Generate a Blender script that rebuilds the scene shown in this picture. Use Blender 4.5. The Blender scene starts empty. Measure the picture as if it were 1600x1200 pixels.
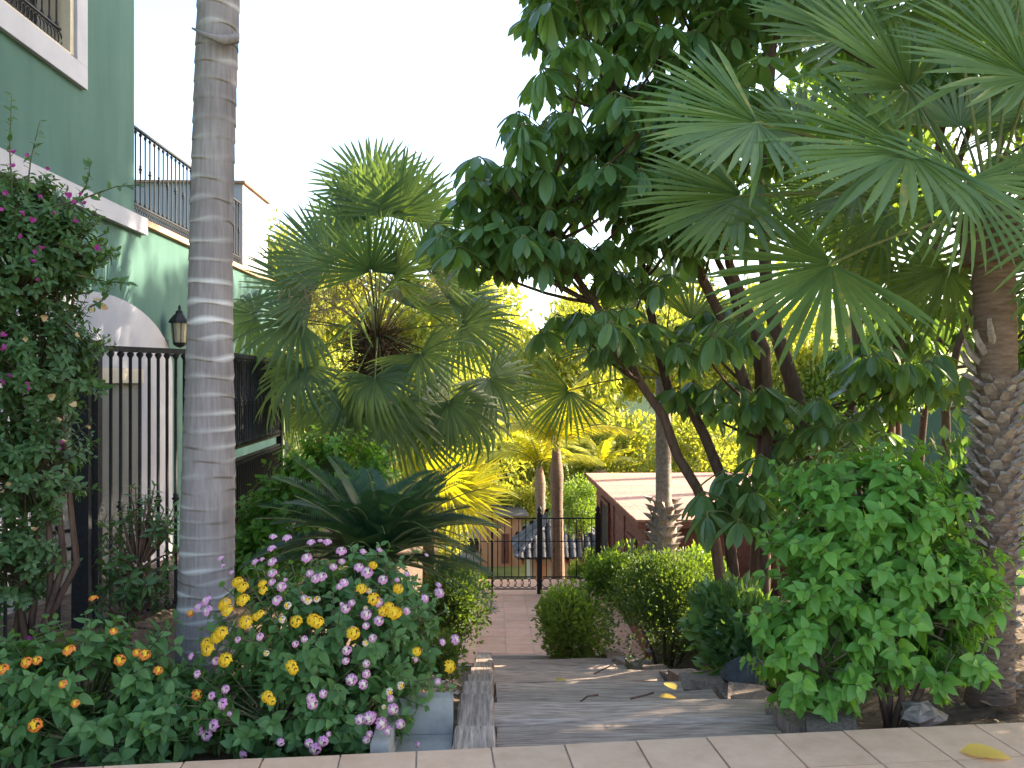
import bpy, math, random
import numpy as np
from mathutils import Vector, Matrix

# ------------------------------------------------------------------ camera, sky, sun, exposure
SC = bpy.context.scene
COL = SC.collection
YAW = math.radians(1.6)
FPX = 1250.0
CAMZ = 1.55
cam = bpy.data.cameras.new('camera'); camo = bpy.data.objects.new('camera', cam); COL.objects.link(camo)
camo.location = (0, 0, CAMZ); camo.rotation_euler = (math.radians(90), 0, -YAW)
cam.sensor_width = 36; cam.lens = FPX / 1600 * 36; cam.clip_start = 0.05; cam.clip_end = 3000
SC.camera = camo

SUN_AZ = math.radians(70)      # from +Y towards +X
SUN_EL = math.radians(25)
sun_dir = Vector((math.sin(SUN_AZ) * math.cos(SUN_EL), math.cos(SUN_AZ) * math.cos(SUN_EL), math.sin(SUN_EL)))
W = bpy.data.worlds.new('World'); SC.world = W; W.use_nodes = True
nt = W.node_tree; nt.nodes.clear()
sky = nt.nodes.new('ShaderNodeTexSky'); sky.sky_type = 'NISHITA'; sky.sun_disc = False
sky.sun_elevation = SUN_EL; sky.sun_rotation = SUN_AZ
sky.air_density = 1.0; sky.dust_density = 2.2; sky.ozone_density = 0.6
bg = nt.nodes.new('ShaderNodeBackground'); bg.inputs['Strength'].default_value = 0.15
wo = nt.nodes.new('ShaderNodeOutputWorld')
nt.links.new(sky.outputs[0], bg.inputs[0]); nt.links.new(bg.outputs[0], wo.inputs[0])
sl = bpy.data.lights.new('sun', 'SUN'); sl.energy = 4.5; sl.angle = math.radians(0.6); sl.color = (1.0, 0.88, 0.66)
slo = bpy.data.objects.new('sun', sl); COL.objects.link(slo); slo.location = (20, 20, 30)
slo.rotation_euler = (-sun_dir).to_track_quat('-Z', 'Y').to_euler()
SC.view_settings.view_transform = 'Standard'; SC.view_settings.look = 'None'
SC.view_settings.gamma = 1.0; SC.view_settings.use_curve_mapping = False
SC.view_settings.exposure = 2.25
SC.cycles.max_bounces = 6; SC.cycles.diffuse_bounces = 3; SC.cycles.transmission_bounces = 4; SC.cycles.transparent_max_bounces = 6

rs = np.random.RandomState(7)
FWD = np.array([math.sin(YAW), math.cos(YAW), 0.0]); RGT = np.array([math.cos(YAW), -math.sin(YAW), 0.0]); UP = np.array([0, 0, 1.0])
CAM = np.array([0, 0, CAMZ])
def P(px, py, d):
    """point seen at photo pixel (px,py) at depth d metres"""
    return CAM + FWD * d + RGT * ((px - 800) / FPX * d) + UP * ((600 - py) / FPX * d)
def ray(px, py):
    v = FWD + RGT * ((px - 800) / FPX) + UP * ((600 - py) / FPX)
    return v / np.linalg.norm(v)
def nrm(v):
    v = np.asarray(v, float); return v / (np.linalg.norm(v) + 1e-9)
def U(a, b): return rs.uniform(a, b)

# ------------------------------------------------------------------ materials
def newmat(name):
    m = bpy.data.materials.new(name); m.use_nodes = True
    n = m.node_tree.nodes; n.clear()
    out = n.new('ShaderNodeOutputMaterial'); b = n.new('ShaderNodeBsdfPrincipled')
    m.node_tree.links.new(b.outputs[0], out.inputs[0])
    return m, n, m.node_tree.links, b, out
def rgba(c): return (c[0], c[1], c[2], 1)
def leaf_mat(name, c1, c2, rough=0.42, trans=0.35, tcol=None, spec=0.4, patch=None):
    m, n, L, b, out = newmat(name)
    geo = n.new('ShaderNodeNewGeometry'); oi = n.new('ShaderNodeObjectInfo')
    add = n.new('ShaderNodeMath'); add.operation = 'ADD'; fr = n.new('ShaderNodeMath'); fr.operation = 'FRACT'
    L.new(geo.outputs['Random Per Island'], add.inputs[0]); L.new(oi.outputs['Random'], add.inputs[1]); L.new(add.outputs[0], fr.inputs[0])
    tc = n.new('ShaderNodeTexCoord'); nz = n.new('ShaderNodeTexNoise'); nz.inputs['Scale'].default_value = 9; nz.inputs['Detail'].default_value = 3
    L.new(tc.outputs['Object'], nz.inputs['Vector'])
    mixf = n.new('ShaderNodeMath'); mixf.operation = 'MULTIPLY_ADD'; mixf.inputs[1].default_value = 0.6
    L.new(fr.outputs[0], mixf.inputs[0])
    nm = n.new('ShaderNodeMath'); nm.operation = 'MULTIPLY'; nm.inputs[1].default_value = 0.5; L.new(nz.outputs[0], nm.inputs[0]); L.new(nm.outputs[0], mixf.inputs[2])
    cr = n.new('ShaderNodeValToRGB'); e = cr.color_ramp.elements
    e[0].position = 0.12; e[0].color = rgba(c1); e[1].position = 0.85; e[1].color = rgba(c2)
    if patch:
        x = e.new(0.97); x.color = rgba(patch)
    L.new(mixf.outputs[0], cr.inputs[0]); L.new(cr.outputs[0], b.inputs['Base Color'])
    b.inputs['Roughness'].default_value = rough; b.inputs['Specular IOR Level'].default_value = spec
    tr = n.new('ShaderNodeBsdfTranslucent')
    if tcol is None:
        hs = n.new('ShaderNodeMixRGB'); hs.blend_type = 'MULTIPLY'; hs.inputs[0].default_value = 1; hs.inputs[2].default_value = (2.6, 2.3, 0.7, 1)
        L.new(cr.outputs[0], hs.inputs[1]); L.new(hs.outputs[0], tr.inputs[0])
    else:
        tr.inputs[0].default_value = rgba(tcol)
    mx = n.new('ShaderNodeMixShader'); mx.inputs[0].default_value = trans
    L.new(b.outputs[0], mx.inputs[1]); L.new(tr.outputs[0], mx.inputs[2]); L.new(mx.outputs[0], out.inputs[0])
    return m
def noise_mat(name, c1, c2, rough=0.8, scale=(8, 8, 8), detail=6, bump=0.3, bdist=0.01, c3=None, spec=0.3, metal=0.0, objrand=0.25, contrast=(0.3, 0.7), coord='Object'):
    m, n, L, b, out = newmat(name)
    tc = n.new('ShaderNodeTexCoord'); mp = n.new('ShaderNodeMapping'); mp.inputs['Scale'].default_value = scale
    L.new(tc.outputs[coord], mp.inputs[0])
    oi = n.new('ShaderNodeObjectInfo'); cb = n.new('ShaderNodeCombineXYZ'); ml = n.new('ShaderNodeMath'); ml.operation = 'MULTIPLY'; ml.inputs[1].default_value = 37
    L.new(oi.outputs['Random'], ml.inputs[0]); L.new(ml.outputs[0], cb.inputs[0]); L.new(ml.outputs[0], cb.inputs[1]); L.new(cb.outputs[0], mp.inputs['Location'])
    nz = n.new('ShaderNodeTexNoise'); nz.inputs['Scale'].default_value = 1; nz.inputs['Detail'].default_value = detail; nz.inputs['Roughness'].default_value = 0.65
    L.new(mp.outputs[0], nz.inputs['Vector'])
    cr = n.new('ShaderNodeValToRGB'); e = cr.color_ramp.elements
    e[0].position = contrast[0]; e[0].color = rgba(c1); e[1].position = contrast[1]; e[1].color = rgba(c2)
    if c3: x = e.new(min(0.98, contrast[1] + 0.15)); x.color = rgba(c3)
    L.new(nz.outputs[0], cr.inputs[0])
    hv = n.new('ShaderNodeHueSaturation')
    mr = n.new('ShaderNodeMapRange'); mr.inputs['To Min'].default_value = 1 - objrand; mr.inputs['To Max'].default_value = 1 + objrand
    L.new(oi.outputs['Random'], mr.inputs[0]); L.new(mr.outputs[0], hv.inputs['Value']); L.new(cr.outputs[0], hv.inputs['Color'])
    L.new(hv.outputs[0], b.inputs['Base Color'])
    b.inputs['Roughness'].default_value = rough; b.inputs['Specular IOR Level'].default_value = spec; b.inputs['Metallic'].default_value = metal
    if bump:
        bp = n.new('ShaderNodeBump'); bp.inputs['Strength'].default_value = bump; bp.inputs['Distance'].default_value = bdist
        L.new(nz.outputs[0], bp.inputs['Height']); L.new(bp.outputs[0], b.inputs['Normal'])
    return m

M = {}
M['schef'] = leaf_mat('umbrella_tree_leaf', (0.06, 0.13, 0.05), (0.14, 0.25, 0.085), rough=0.32, trans=0.32, spec=0.6, patch=(0.3, 0.32, 0.05))
M['fan'] = leaf_mat('fan_palm_leaf', (0.06, 0.115, 0.032), (0.135, 0.205, 0.055), rough=0.45, trans=0.28, patch=(0.36, 0.28, 0.07), spec=.35)
M['fan_mid'] = leaf_mat('windmill_palm_leaf', (0.055, 0.105, 0.06), (0.115, 0.18, 0.085), rough=0.42, trans=0.4)
M['fan_dry'] = leaf_mat('dry_palm_leaf', (0.18, 0.12, 0.05), (0.3, 0.22, 0.1), rough=0.7, trans=0.2)
M['cycas'] = leaf_mat('sago_leaf', (0.022, 0.062, 0.032), (0.05, 0.11, 0.05), rough=0.4, trans=0.15)
M['shrub'] = leaf_mat('green_shrub_leaf', (0.085, 0.21, 0.04), (0.16, 0.33, 0.065), rough=0.5, trans=0.35, patch=(0.32, 0.44, 0.06))
M['lantana'] = leaf_mat('lantana_leaf', (0.055, 0.13, 0.045), (0.12, 0.235, 0.075), rough=0.55, trans=0.32)
M['boug'] = leaf_mat('bougainvillea_leaf', (0.045, 0.10, 0.04), (0.09, 0.17, 0.06), rough=0.45, trans=0.3)
M['fig'] = leaf_mat('light_shrub_leaf', (0.08, 0.2, 0.03), (0.15, 0.3, 0.05), rough=0.5, trans=0.4)
M['fine'] = leaf_mat('fine_bush_leaf', (0.05, 0.10, 0.028), (0.105, 0.165, 0.042), rough=0.6, trans=0.3, patch=(0.13, 0.09, 0.04))
M['hedge'] = leaf_mat('hedge_leaf', (0.08, 0.15, 0.035), (0.18, 0.27, 0.06), rough=0.45, trans=0.35)
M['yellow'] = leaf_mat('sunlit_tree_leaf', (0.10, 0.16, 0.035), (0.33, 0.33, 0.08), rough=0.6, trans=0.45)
M['pine'] = leaf_mat('pine_needle', (0.12, 0.16, 0.04), (0.24, 0.25, 0.06), rough=0.6, trans=0.35)
M['mid_tree'] = leaf_mat('mid_tree_leaf', (0.08, 0.15, 0.03), (0.16, 0.24, 0.05), rough=0.5, trans=0.4)
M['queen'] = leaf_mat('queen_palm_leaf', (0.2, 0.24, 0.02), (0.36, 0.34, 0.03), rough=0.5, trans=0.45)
M['magenta'] = leaf_mat('magenta_bract', (0.26, 0.025, 0.17), (0.42, 0.06, 0.3), rough=0.6, trans=0.35, tcol=(0.6, 0.06, 0.35))
M['drybract'] = leaf_mat('dry_bract', (0.42, 0.26, 0.12), (0.6, 0.42, 0.24), rough=0.8, trans=0.3, tcol=(0.6, 0.4, 0.2))
M['pinkfl'] = leaf_mat('pink_floret', (0.66, 0.24, 0.52), (0.78, 0.42, 0.66), rough=0.6, trans=0.25, tcol=(0.7, 0.4, 0.6))
M['cream'] = leaf_mat('cream_floret', (0.75, 0.52, 0.5), (0.8, 0.68, 0.55), rough=0.6, trans=0.25, tcol=(0.7, 0.6, 0.4))
M['yelfl'] = leaf_mat('yellow_floret', (0.8, 0.42, 0.01), (0.85, 0.55, 0.02), rough=0.6, trans=0.2, tcol=(0.8, 0.5, 0.02))
M['orafl'] = leaf_mat('orange_floret', (0.72, 0.16, 0.03), (0.8, 0.30, 0.05), rough=0.6, trans=0.2, tcol=(0.8, 0.25, 0.03))
M['tan'] = leaf_mat('palm_flower', (0.3, 0.24, 0.15), (0.42, 0.35, 0.22), rough=0.9, trans=0.2)
M['bark'] = noise_mat('brown_bark', (0.07, 0.04, 0.03), (0.17, 0.10, 0.075), scale=(30, 30, 8), bump=0.5)
M['barkgrey'] = noise_mat('grey_bark', (0.09, 0.07, 0.055), (0.2, 0.16, 0.13), scale=(30, 30, 8), bump=0.5)
M['twig'] = noise_mat('green_twig', (0.08, 0.08, 0.04), (0.14, 0.13, 0.06), scale=(20, 20, 20), bump=0)
M['petiole'] = noise_mat('palm_petiole', (0.12, 0.15, 0.05), (0.22, 0.22, 0.09), scale=(20, 20, 20), bump=0)
M['boot'] = noise_mat('palm_leaf_base', (0.17, 0.125, 0.105), (0.42, 0.34, 0.29), scale=(30, 30, 30), bump=0.5)
M['fibre'] = noise_mat('palm_fibre', (0.06, 0.035, 0.025), (0.17, 0.10, 0.06), scale=(60, 60, 10), bump=0.8)
M['palmtrunk'] = noise_mat('fan_palm_bark', (0.13, 0.075, 0.05), (0.28, 0.19, 0.14), scale=(10, 10, 55), bump=0.8, bdist=0.02)
M['timber'] = noise_mat('weathered_timber', (0.14, 0.092, 0.072), (0.49, 0.37, 0.30), scale=(4.5, 60, 60), detail=12, bump=0.6, bdist=0.012, c3=(0.55, 0.47, 0.43), objrand=0.35, rough=0.85, contrast=(0.28, 0.62))
M['timber_v'] = noise_mat('weathered_timber_upright', (0.12, 0.08, 0.065), (0.34, 0.255, 0.215), scale=(45, 45, 5), detail=12, bump=0.6, bdist=0.012, c3=(0.38, 0.33, 0.3), objrand=0.3, rough=0.85)
M['timber_y'] = noise_mat('weathered_timber_lengthwise', (0.14, 0.095, 0.075), (0.46, 0.355, 0.295), scale=(60, 4.5, 60), detail=12, bump=0.6, bdist=0.012, objrand=0.2, rough=0.85, contrast=(0.28, 0.62))
M['tile_pink'] = noise_mat('pavement_tile', (0.56, 0.345, 0.225), (0.70, 0.465, 0.33), scale=(7, 7, 7), detail=8, bump=0.12, objrand=0.07, rough=0.75)
M['terracotta'] = noise_mat('terracotta_tile', (0.62, 0.32, 0.205), (0.75, 0.44, 0.30), scale=(4, 4, 4), bump=0.08, objrand=0.1, rough=0.65)
M['grout'] = noise_mat('grout', (0.4, 0.29, 0.22), (0.5, 0.4, 0.33), scale=(20, 20, 20), bump=0.2)
M['soil'] = noise_mat('soil', (0.055, 0.035, 0.025), (0.19, 0.125, 0.085), scale=(14, 14, 14), detail=10, bump=1.0, bdist=0.05, objrand=0)
M['dry'] = noise_mat('dry_bank', (0.11, 0.14, 0.04), (0.30, 0.29, 0.09), scale=(0.6, 0.6, 0.6), detail=10, bump=0.6, bdist=0.2, objrand=0)
M['stucco'] = noise_mat('green_stucco', (0.042, 0.098, 0.082), (0.072, 0.145, 0.122), scale=(3.5, 3.5, 0.6), detail=10, bump=0.12, bdist=0.006, objrand=0, rough=0.85, contrast=(0.2, 0.8))
M['white'] = noise_mat('white_trim', (0.36, 0.345, 0.385), (0.43, 0.415, 0.455), scale=(3, 3, 3), bump=0.06, objrand=0.02, rough=0.7)
M['cream_wall'] = noise_mat('cream_paint', (0.5, 0.42, 0.32), (0.6, 0.52, 0.42), scale=(3, 3, 3), bump=0.05, objrand=0.02)
M['greydoor'] = noise_mat('grey_door', (0.15, 0.145, 0.15), (0.2, 0.19, 0.195), scale=(3, 3, 1), bump=0.03, objrand=0.05, rough=0.5)
M['cap'] = noise_mat('clay_coping', (0.36, 0.19, 0.11), (0.5, 0.3, 0.2), scale=(8, 8, 8), bump=0.2)
M['iron'] = noise_mat('black_iron', (0.012, 0.012, 0.014), (0.03, 0.03, 0.034), scale=(30, 30, 30), bump=0.1, rough=0.6, spec=0.25, objrand=0.1)
M['iron_grey'] = noise_mat('grey_iron', (0.07, 0.07, 0.08), (0.12, 0.12, 0.13), scale=(20, 20, 20), bump=0.05, rough=0.45, objrand=0.05)
M['shed'] = noise_mat('red_stained_board', (0.13, 0.045, 0.033), (0.24, 0.085, 0.06), scale=(26, 3, 26), bump=0.3, objrand=0.15, rough=0.7)
M['shedroof'] = noise_mat('pale_roof_board', (0.34, 0.17, 0.13), (0.50, 0.28, 0.21), scale=(26, 3, 26), bump=0.3, objrand=0.12)  # paler, pinker red than the wall boards
M['glass'] = noise_mat('window_glass', (0.16, 0.17, 0.17), (0.22, 0.23, 0.23), scale=(3, 3, 3), bump=0, rough=0.08, spec=0.8)
M['dark'] = noise_mat('dark_interior', (0.02, 0.018, 0.016), (0.035, 0.03, 0.028), bump=0)
M['orange'] = noise_mat('orange_render', (0.56, 0.27, 0.15), (0.64, 0.34, 0.2), scale=(2, 2, 2), bump=0.05)
M['rooftile'] = noise_mat('dark_roof_tile', (0.05, 0.05, 0.06), (0.15, 0.14, 0.15), scale=(12, 12, 12), bump=0.3, objrand=0.5)
M['rock'] = noise_mat('dark_rock', (0.025, 0.027, 0.033), (0.085, 0.088, 0.1), scale=(9, 9, 9), bump=1.0, bdist=0.03)
M['concrete'] = noise_mat('concrete', (0.30, 0.29, 0.27), (0.46, 0.44, 0.41), scale=(9, 9, 9), bump=0.3, objrand=0.05)
M['fallen'] = leaf_mat('fallen_leaf', (0.5, 0.33, 0.06), (0.62, 0.45, 0.10), rough=0.6, trans=0.2)
M['litter'] = leaf_mat('dry_litter', (0.14, 0.08, 0.05), (0.36, 0.24, 0.14), rough=0.8, trans=0.1)
M['lampglass'] = noise_mat('lantern_glass', (0.35, 0.3, 0.2), (0.5, 0.42, 0.3), bump=0, rough=0.2)

def ring_mat():
    m, n, L, b, out = newmat('ringed_palm_bark')
    tc = n.new('ShaderNodeTexCoord'); mp = n.new('ShaderNodeMapping'); mp.inputs['Scale'].default_value = (55, 55, 5)
    L.new(tc.outputs['Object'], mp.inputs[0])
    nz = n.new('ShaderNodeTexNoise'); nz.inputs['Scale'].default_value = 1; nz.inputs['Detail'].default_value = 7
    L.new(mp.outputs[0], nz.inputs['Vector'])
    big = n.new('ShaderNodeTexNoise'); big.inputs['Scale'].default_value = 4; big.inputs['Detail'].default_value = 4; L.new(tc.outputs['Object'], big.inputs['Vector'])
    at = n.new('ShaderNodeAttribute'); at.attribute_name = 'ring'
    cr = n.new('ShaderNodeValToRGB'); e = cr.color_ramp.elements
    e[0].position = 0.3; e[0].color = (0.15, 0.12, 0.12, 1); e[1].position = 0.7; e[1].color = (0.31, 0.265, 0.262, 1)
    ad = n.new('ShaderNodeMath'); ad.operation = 'MULTIPLY_ADD'; ad.inputs[1].default_value = 0.5
    L.new(big.outputs[0], ad.inputs[0]); h = n.new('ShaderNodeMath'); h.operation = 'MULTIPLY'; h.inputs[1].default_value = 0.5
    L.new(nz.outputs[0], h.inputs[0]); L.new(h.outputs[0], ad.inputs[2]); L.new(ad.outputs[0], cr.inputs[0])
    mx = n.new('ShaderNodeMixRGB'); mx.inputs[2].default_value = (0.64, 0.6, 0.6, 1)
    nm = n.new('ShaderNodeMath'); nm.operation = 'MULTIPLY'; L.new(at.outputs['Fac'], nm.inputs[0]); L.new(big.outputs[0], nm.inputs[1])
    n2 = n.new('ShaderNodeMath'); n2.operation = 'MULTIPLY'; n2.inputs[1].default_value = 2.2; n2.use_clamp = True; L.new(nm.outputs[0], n2.inputs[0])
    L.new(n2.outputs[0], mx.inputs[0]); L.new(cr.outputs[0], mx.inputs[1]); L.new(mx.outputs[0], b.inputs['Base Color'])
    b.inputs['Roughness'].default_value = 0.85
    bp = n.new('ShaderNodeBump'); bp.inputs['Strength'].default_value = 0.5; bp.inputs['Distance'].default_value = 0.008
    L.new(nz.outputs[0], bp.inputs['Height']); L.new(bp.outputs[0], b.inputs['Normal'])
    return m
M['ring'] = ring_mat()

# ------------------------------------------------------------------ mesh helpers
class MB:
    def __init__(s): s.V = []; s.T = []; s.I = []; s.n = 0
    def add(s, V, T, mi=0):
        V = np.asarray(V, float).reshape(-1, 3); T = np.asarray(T, int).reshape(-1, 3)
        s.V.append(V); s.T.append(T + s.n); s.I.append(np.full(len(T), mi, int)); s.n += len(V); return s
    def box(s, lo, hi, mi=0, R=None, jit=0):
        lo = np.array(lo, float); hi = np.array(hi, float)
        V = np.array([[x, y, z] for x in (0, 1) for y in (0, 1) for z in (0, 1)], float) * (hi - lo) + lo
        if jit: V = V + rs.uniform(-jit, jit, V.shape)
        if R is not None: V = V @ np.asarray(R).T
        Q = [(0, 1, 3, 2), (4, 6, 7, 5), (0, 4, 5, 1), (2, 3, 7, 6), (0, 2, 6, 4), (1, 5, 7, 3)]
        return s.add(V, [t for a, b, c, d in Q for t in ((a, b, c), (a, c, d))], mi)
    def tube(s, pts, rad, n=8, mi=0, cap=True):
        pts = np.asarray(pts, float); k = len(pts); rad = np.full(k, rad, float) if np.isscalar(rad) else np.asarray(rad, float)
        tg = np.gradient(pts, axis=0); V = []
        ref = np.array([0.0, 0, 1]) if abs(nrm(pts[-1] - pts[0])[2]) < 0.8 else np.array([1.0, 0, 0])
        a = np.arange(n) * 2 * np.pi / n
        for i in range(k):
            t = nrm(tg[i]); u = nrm(np.cross(ref, t)); v = np.cross(t, u)
            V.append(pts[i] + rad[i] * (np.cos(a)[:, None] * u + np.sin(a)[:, None] * v))
        V = np.vstack(V); T = []
        for i in range(k - 1):
            for j in range(n):
                a0 = i * n + j; a1 = i * n + (j + 1) % n
                T += [(a0, a1, a1 + n), (a0, a1 + n, a0 + n)]
        if cap:
            for j in range(1, n - 1): T += [(0, j + 1, j), ((k - 1) * n, (k - 1) * n + j, (k - 1) * n + j + 1)]
        return s.add(V, T, mi)
    def lathe(s, prof, n=10, c=(0, 0, 0), mi=0):
        prof = np.array(prof, float); return s.tube(np.c_[np.full(len(prof), c[0]), np.full(len(prof), c[1]), prof[:, 1] + c[2]], prof[:, 0], n, mi)
    def prism(s, poly, axis_vec, mi=0):
        """poly: list of 3d points (convex or star from centroid), extruded by axis_vec"""
        p = np.asarray(poly, float); k = len(p); c = p.mean(0); a = np.asarray(axis_vec, float)
        V = np.vstack([p, p + a, [c], [c + a]]); T = []
        for i in range(k):
            j = (i + 1) % k
            T += [(i, j, j + k), (i, j + k, i + k), (2 * k, j, i), (2 * k + 1, i + k, j + k)]
        return s.add(V, T, mi)
    def arr(s): return np.vstack(s.V), np.vstack(s.T), np.concatenate(s.I)

def mesh_np(name, V, T, mats, I=None, smooth=False):
    me = bpy.data.meshes.new(name)
    V = np.ascontiguousarray(V, dtype=np.float32); T = np.ascontiguousarray(T, dtype=np.int32)
    me.vertices.add(len(V)); me.vertices.foreach_set('co', V.ravel())
    me.loops.add(len(T) * 3); me.loops.foreach_set('vertex_index', T.ravel())
    me.polygons.add(len(T)); me.polygons.foreach_set('loop_start', np.arange(0, len(T) * 3, 3, dtype=np.int32))
    for m in (mats if isinstance(mats, (list, tuple)) else [mats]): me.materials.append(m)
    if I is not None: me.polygons.foreach_set('material_index', np.ascontiguousarray(I, dtype=np.int32))
    me.polygons.foreach_set('use_smooth', np.full(len(T), bool(smooth)))
    me.update(calc_edges=True)
    return me
def link(name, me, parent=None, loc=None, mat4=None):
    o = bpy.data.objects.new(name, me); COL.objects.link(o)
    if parent is not None: o.parent = parent
    if mat4 is not None: o.matrix_basis = mat4
    elif loc is not None: o.location = loc
    return o
WPOS = {}
def wpos(o): return WPOS.get(o.name, np.zeros(3)) if o is not None else np.zeros(3)
def build(name, mb, mats, parent=None, smooth=False, origin=None):
    """world-space mesh builder -> object under parent (Empties carry no rotation)"""
    V, T, I = mb.arr(); pp = wpos(parent)
    if origin is None: origin = pp if parent is not None else np.array([V[:, 0].mean(), V[:, 1].mean(), V[:, 2].min()])
    origin = np.asarray(origin, float)
    o = link(name, mesh_np(name, V - origin, T, mats, I, smooth), parent, Vector(origin - pp)); WPOS[o.name] = origin
    return o
def tag(o, label, cat=None, group=None, kind=None):
    o['label'] = label
    if cat: o['category'] = cat
    if group: o['group'] = group
    if kind: o['kind'] = kind
    return o
def thing(name, loc, label, cat, group=None):
    o = bpy.data.objects.new(name, None); COL.objects.link(o); o.location = Vector(loc); o.empty_display_size = 0.1
    WPOS[o.name] = np.asarray(loc, float)
    return tag(o, label, cat, group)
def struct(name, mb, mat, smooth=False):
    o = build(name, mb, mat, None, smooth); o['kind'] = 'structure'; return o
def frame(axis, normal):
    y = nrm(axis); z = np.asarray(normal, float); z = z - y * np.dot(z, y)
    if np.linalg.norm(z) < 1e-4: z = np.cross(y, [1, 0.3, 0.2])
    z = nrm(z); x = np.cross(y, z); return np.c_[x, y, z]
def m4(pos, R, s):
    m = Matrix.Identity(4)
    for i in range(3):
        for j in range(3): m[i][j] = R[i, j] * s
        m[i][3] = pos[i]
    return m
def place(parent, name, variants, items, mats, limit=300, smooth=True, stuff='foliage', meshes=None):
    """items: (pos, R, scale, variant). nearest `limit` become objects, the rest one stuff part"""
    pp = wpos(parent)
    items = sorted(items, key=lambda it: np.linalg.norm(it[0] - CAM))
    if meshes is None: meshes = [mesh_np(name, v[0], v[1], mats, v[2], smooth) for v in variants]
    for pos, R, s, k in items[:limit]:
        link(name, meshes[k], parent, mat4=m4(pos - pp, R, s))
    rest = items[limit:]
    if rest:
        Vs = []; Ts = []; Is = []; n = 0
        for pos, R, s, k in rest:
            v, t, i = variants[k]; Vs.append((v * s) @ R.T + pos - pp); Ts.append(t + n); Is.append(i); n += len(v)
        o = link(stuff, mesh_np(stuff, np.vstack(Vs), np.vstack(Ts), mats, np.concatenate(Is), smooth), parent); o['kind'] = 'stuff'
    return meshes

# leaf shapes: base at origin, along +Y, normal +Z, unit length
def leaf_shape(w=0.45, fold=0.25, droop=0.15, rows=5, peak=0.42, twist=0.0, point=1.0):
    ts = np.linspace(0, 1, rows + 1); V = []; T = []
    V.append((0, 0, 0))
    for t in ts[1:-1]:
        h = 0.5 * w * (math.sin(math.pi * t ** (math.log(0.5) / math.log(peak)))) ** (0.8 * point)
        zz = -droop * t * t
        V += [(-h, t, zz + h * fold), (0, t, zz), (h, t, zz + h * fold)]
    V.append((0, 1, -droop)); V = np.array(V); k = rows - 1
    T += [(0, 2, 1), (0, 3, 2)]
    for i in range(k - 1):
        a = 1 + 3 * i; b = a + 3
        T += [(a, a + 1, b + 1), (a, b + 1, b), (a + 1, a + 2, b + 2), (a + 1, b + 2, b + 1)]
    a = 1 + 3 * (k - 1); e = len(V) - 1
    T += [(a, a + 1, e), (a + 1, a + 2, e)]
    return V, np.array(T), np.zeros(len(T), int)
def quad_leaf(w=0.5):
    V = np.array([(0, 0, 0), (-w / 2, .5, .06), (0, 1, -.05), (w / 2, .5, .06)]); T = np.array([(0, 2, 1), (0, 3, 2)])
    return V, T, np.zeros(2, int)
def xf(shape, R, pos, s=1.0, mi=None):
    v, t, i = shape; return (v * s) @ R.T + pos, t, (i if mi is None else np.full(len(t), mi))
def rotz(a): c, s = math.cos(a), math.sin(a); return np.array([[c, -s, 0], [s, c, 0], [0, 0, 1.0]])
def rotx(a): c, s = math.cos(a), math.sin(a); return np.array([[1.0, 0, 0], [0, c, -s], [0, s, c]])

# compound umbrella leaf: petiole from origin rising along +Y/+Z, drooping leaflets at its tip
def umbrella_leaf(nl, seed, droopy=0.9):
    r = np.random.RandomState(seed); mb = MB()
    lp = r.uniform(0.28, 0.42); tip = np.array([0, lp * 0.88, lp * 0.35])
    mb.tube([(0, 0, 0), tip * 0.5 + [0, 0, .03], tip], [0.007, 0.005, 0.006], 4, 1)
    for k in range(nl):
        az = 2 * math.pi * k / nl + r.uniform(-.12, .12)
        pitch = -droopy * r.uniform(0.55, 1.15) - 0.12 * math.cos(az)
        d = np.array([math.sin(az) * math.cos(pitch), math.cos(az) * math.cos(pitch), math.sin(pitch)])
        L = r.uniform(0.21, 0.3)
        st = tip + d * 0.05 + [0, 0, .006]
        mb.tube([tip, st], [0.004, 0.003], 3, 1, cap=False)
        out = np.array([math.sin(az), math.cos(az), 0]); nor = out * math.sin(-pitch) + np.array([0, 0, 1]) * math.cos(pitch) + r.uniform(-.15, .15, 3)
        v, t, i = xf(leaf_shape(r.uniform(.30, .38), .28, r.uniform(.05, .22), 6, .54, point=.62), frame(d, nor), st, L)
        mb.add(v, t, 0)
        # pale midrib, a hair proud
        R = frame(d, nor); n_ = R[:, 2] * 0.003; x_ = R[:, 0] * 0.0032
        e = st + d * L * .85 - R[:, 2] * L * .05
        mb.add([st + n_ - x_, st + n_ + x_, e + n_], [(0, 1, 2)], 1)
    return mb.arr()
UMB = [umbrella_leaf(n, 40 + n * 3 + q, dr) for q, (n, dr) in enumerate([(9, .8), (10, 1.0), (11, .9), (8, .6), (12, 1.1), (9, 1.15)])]

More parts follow.
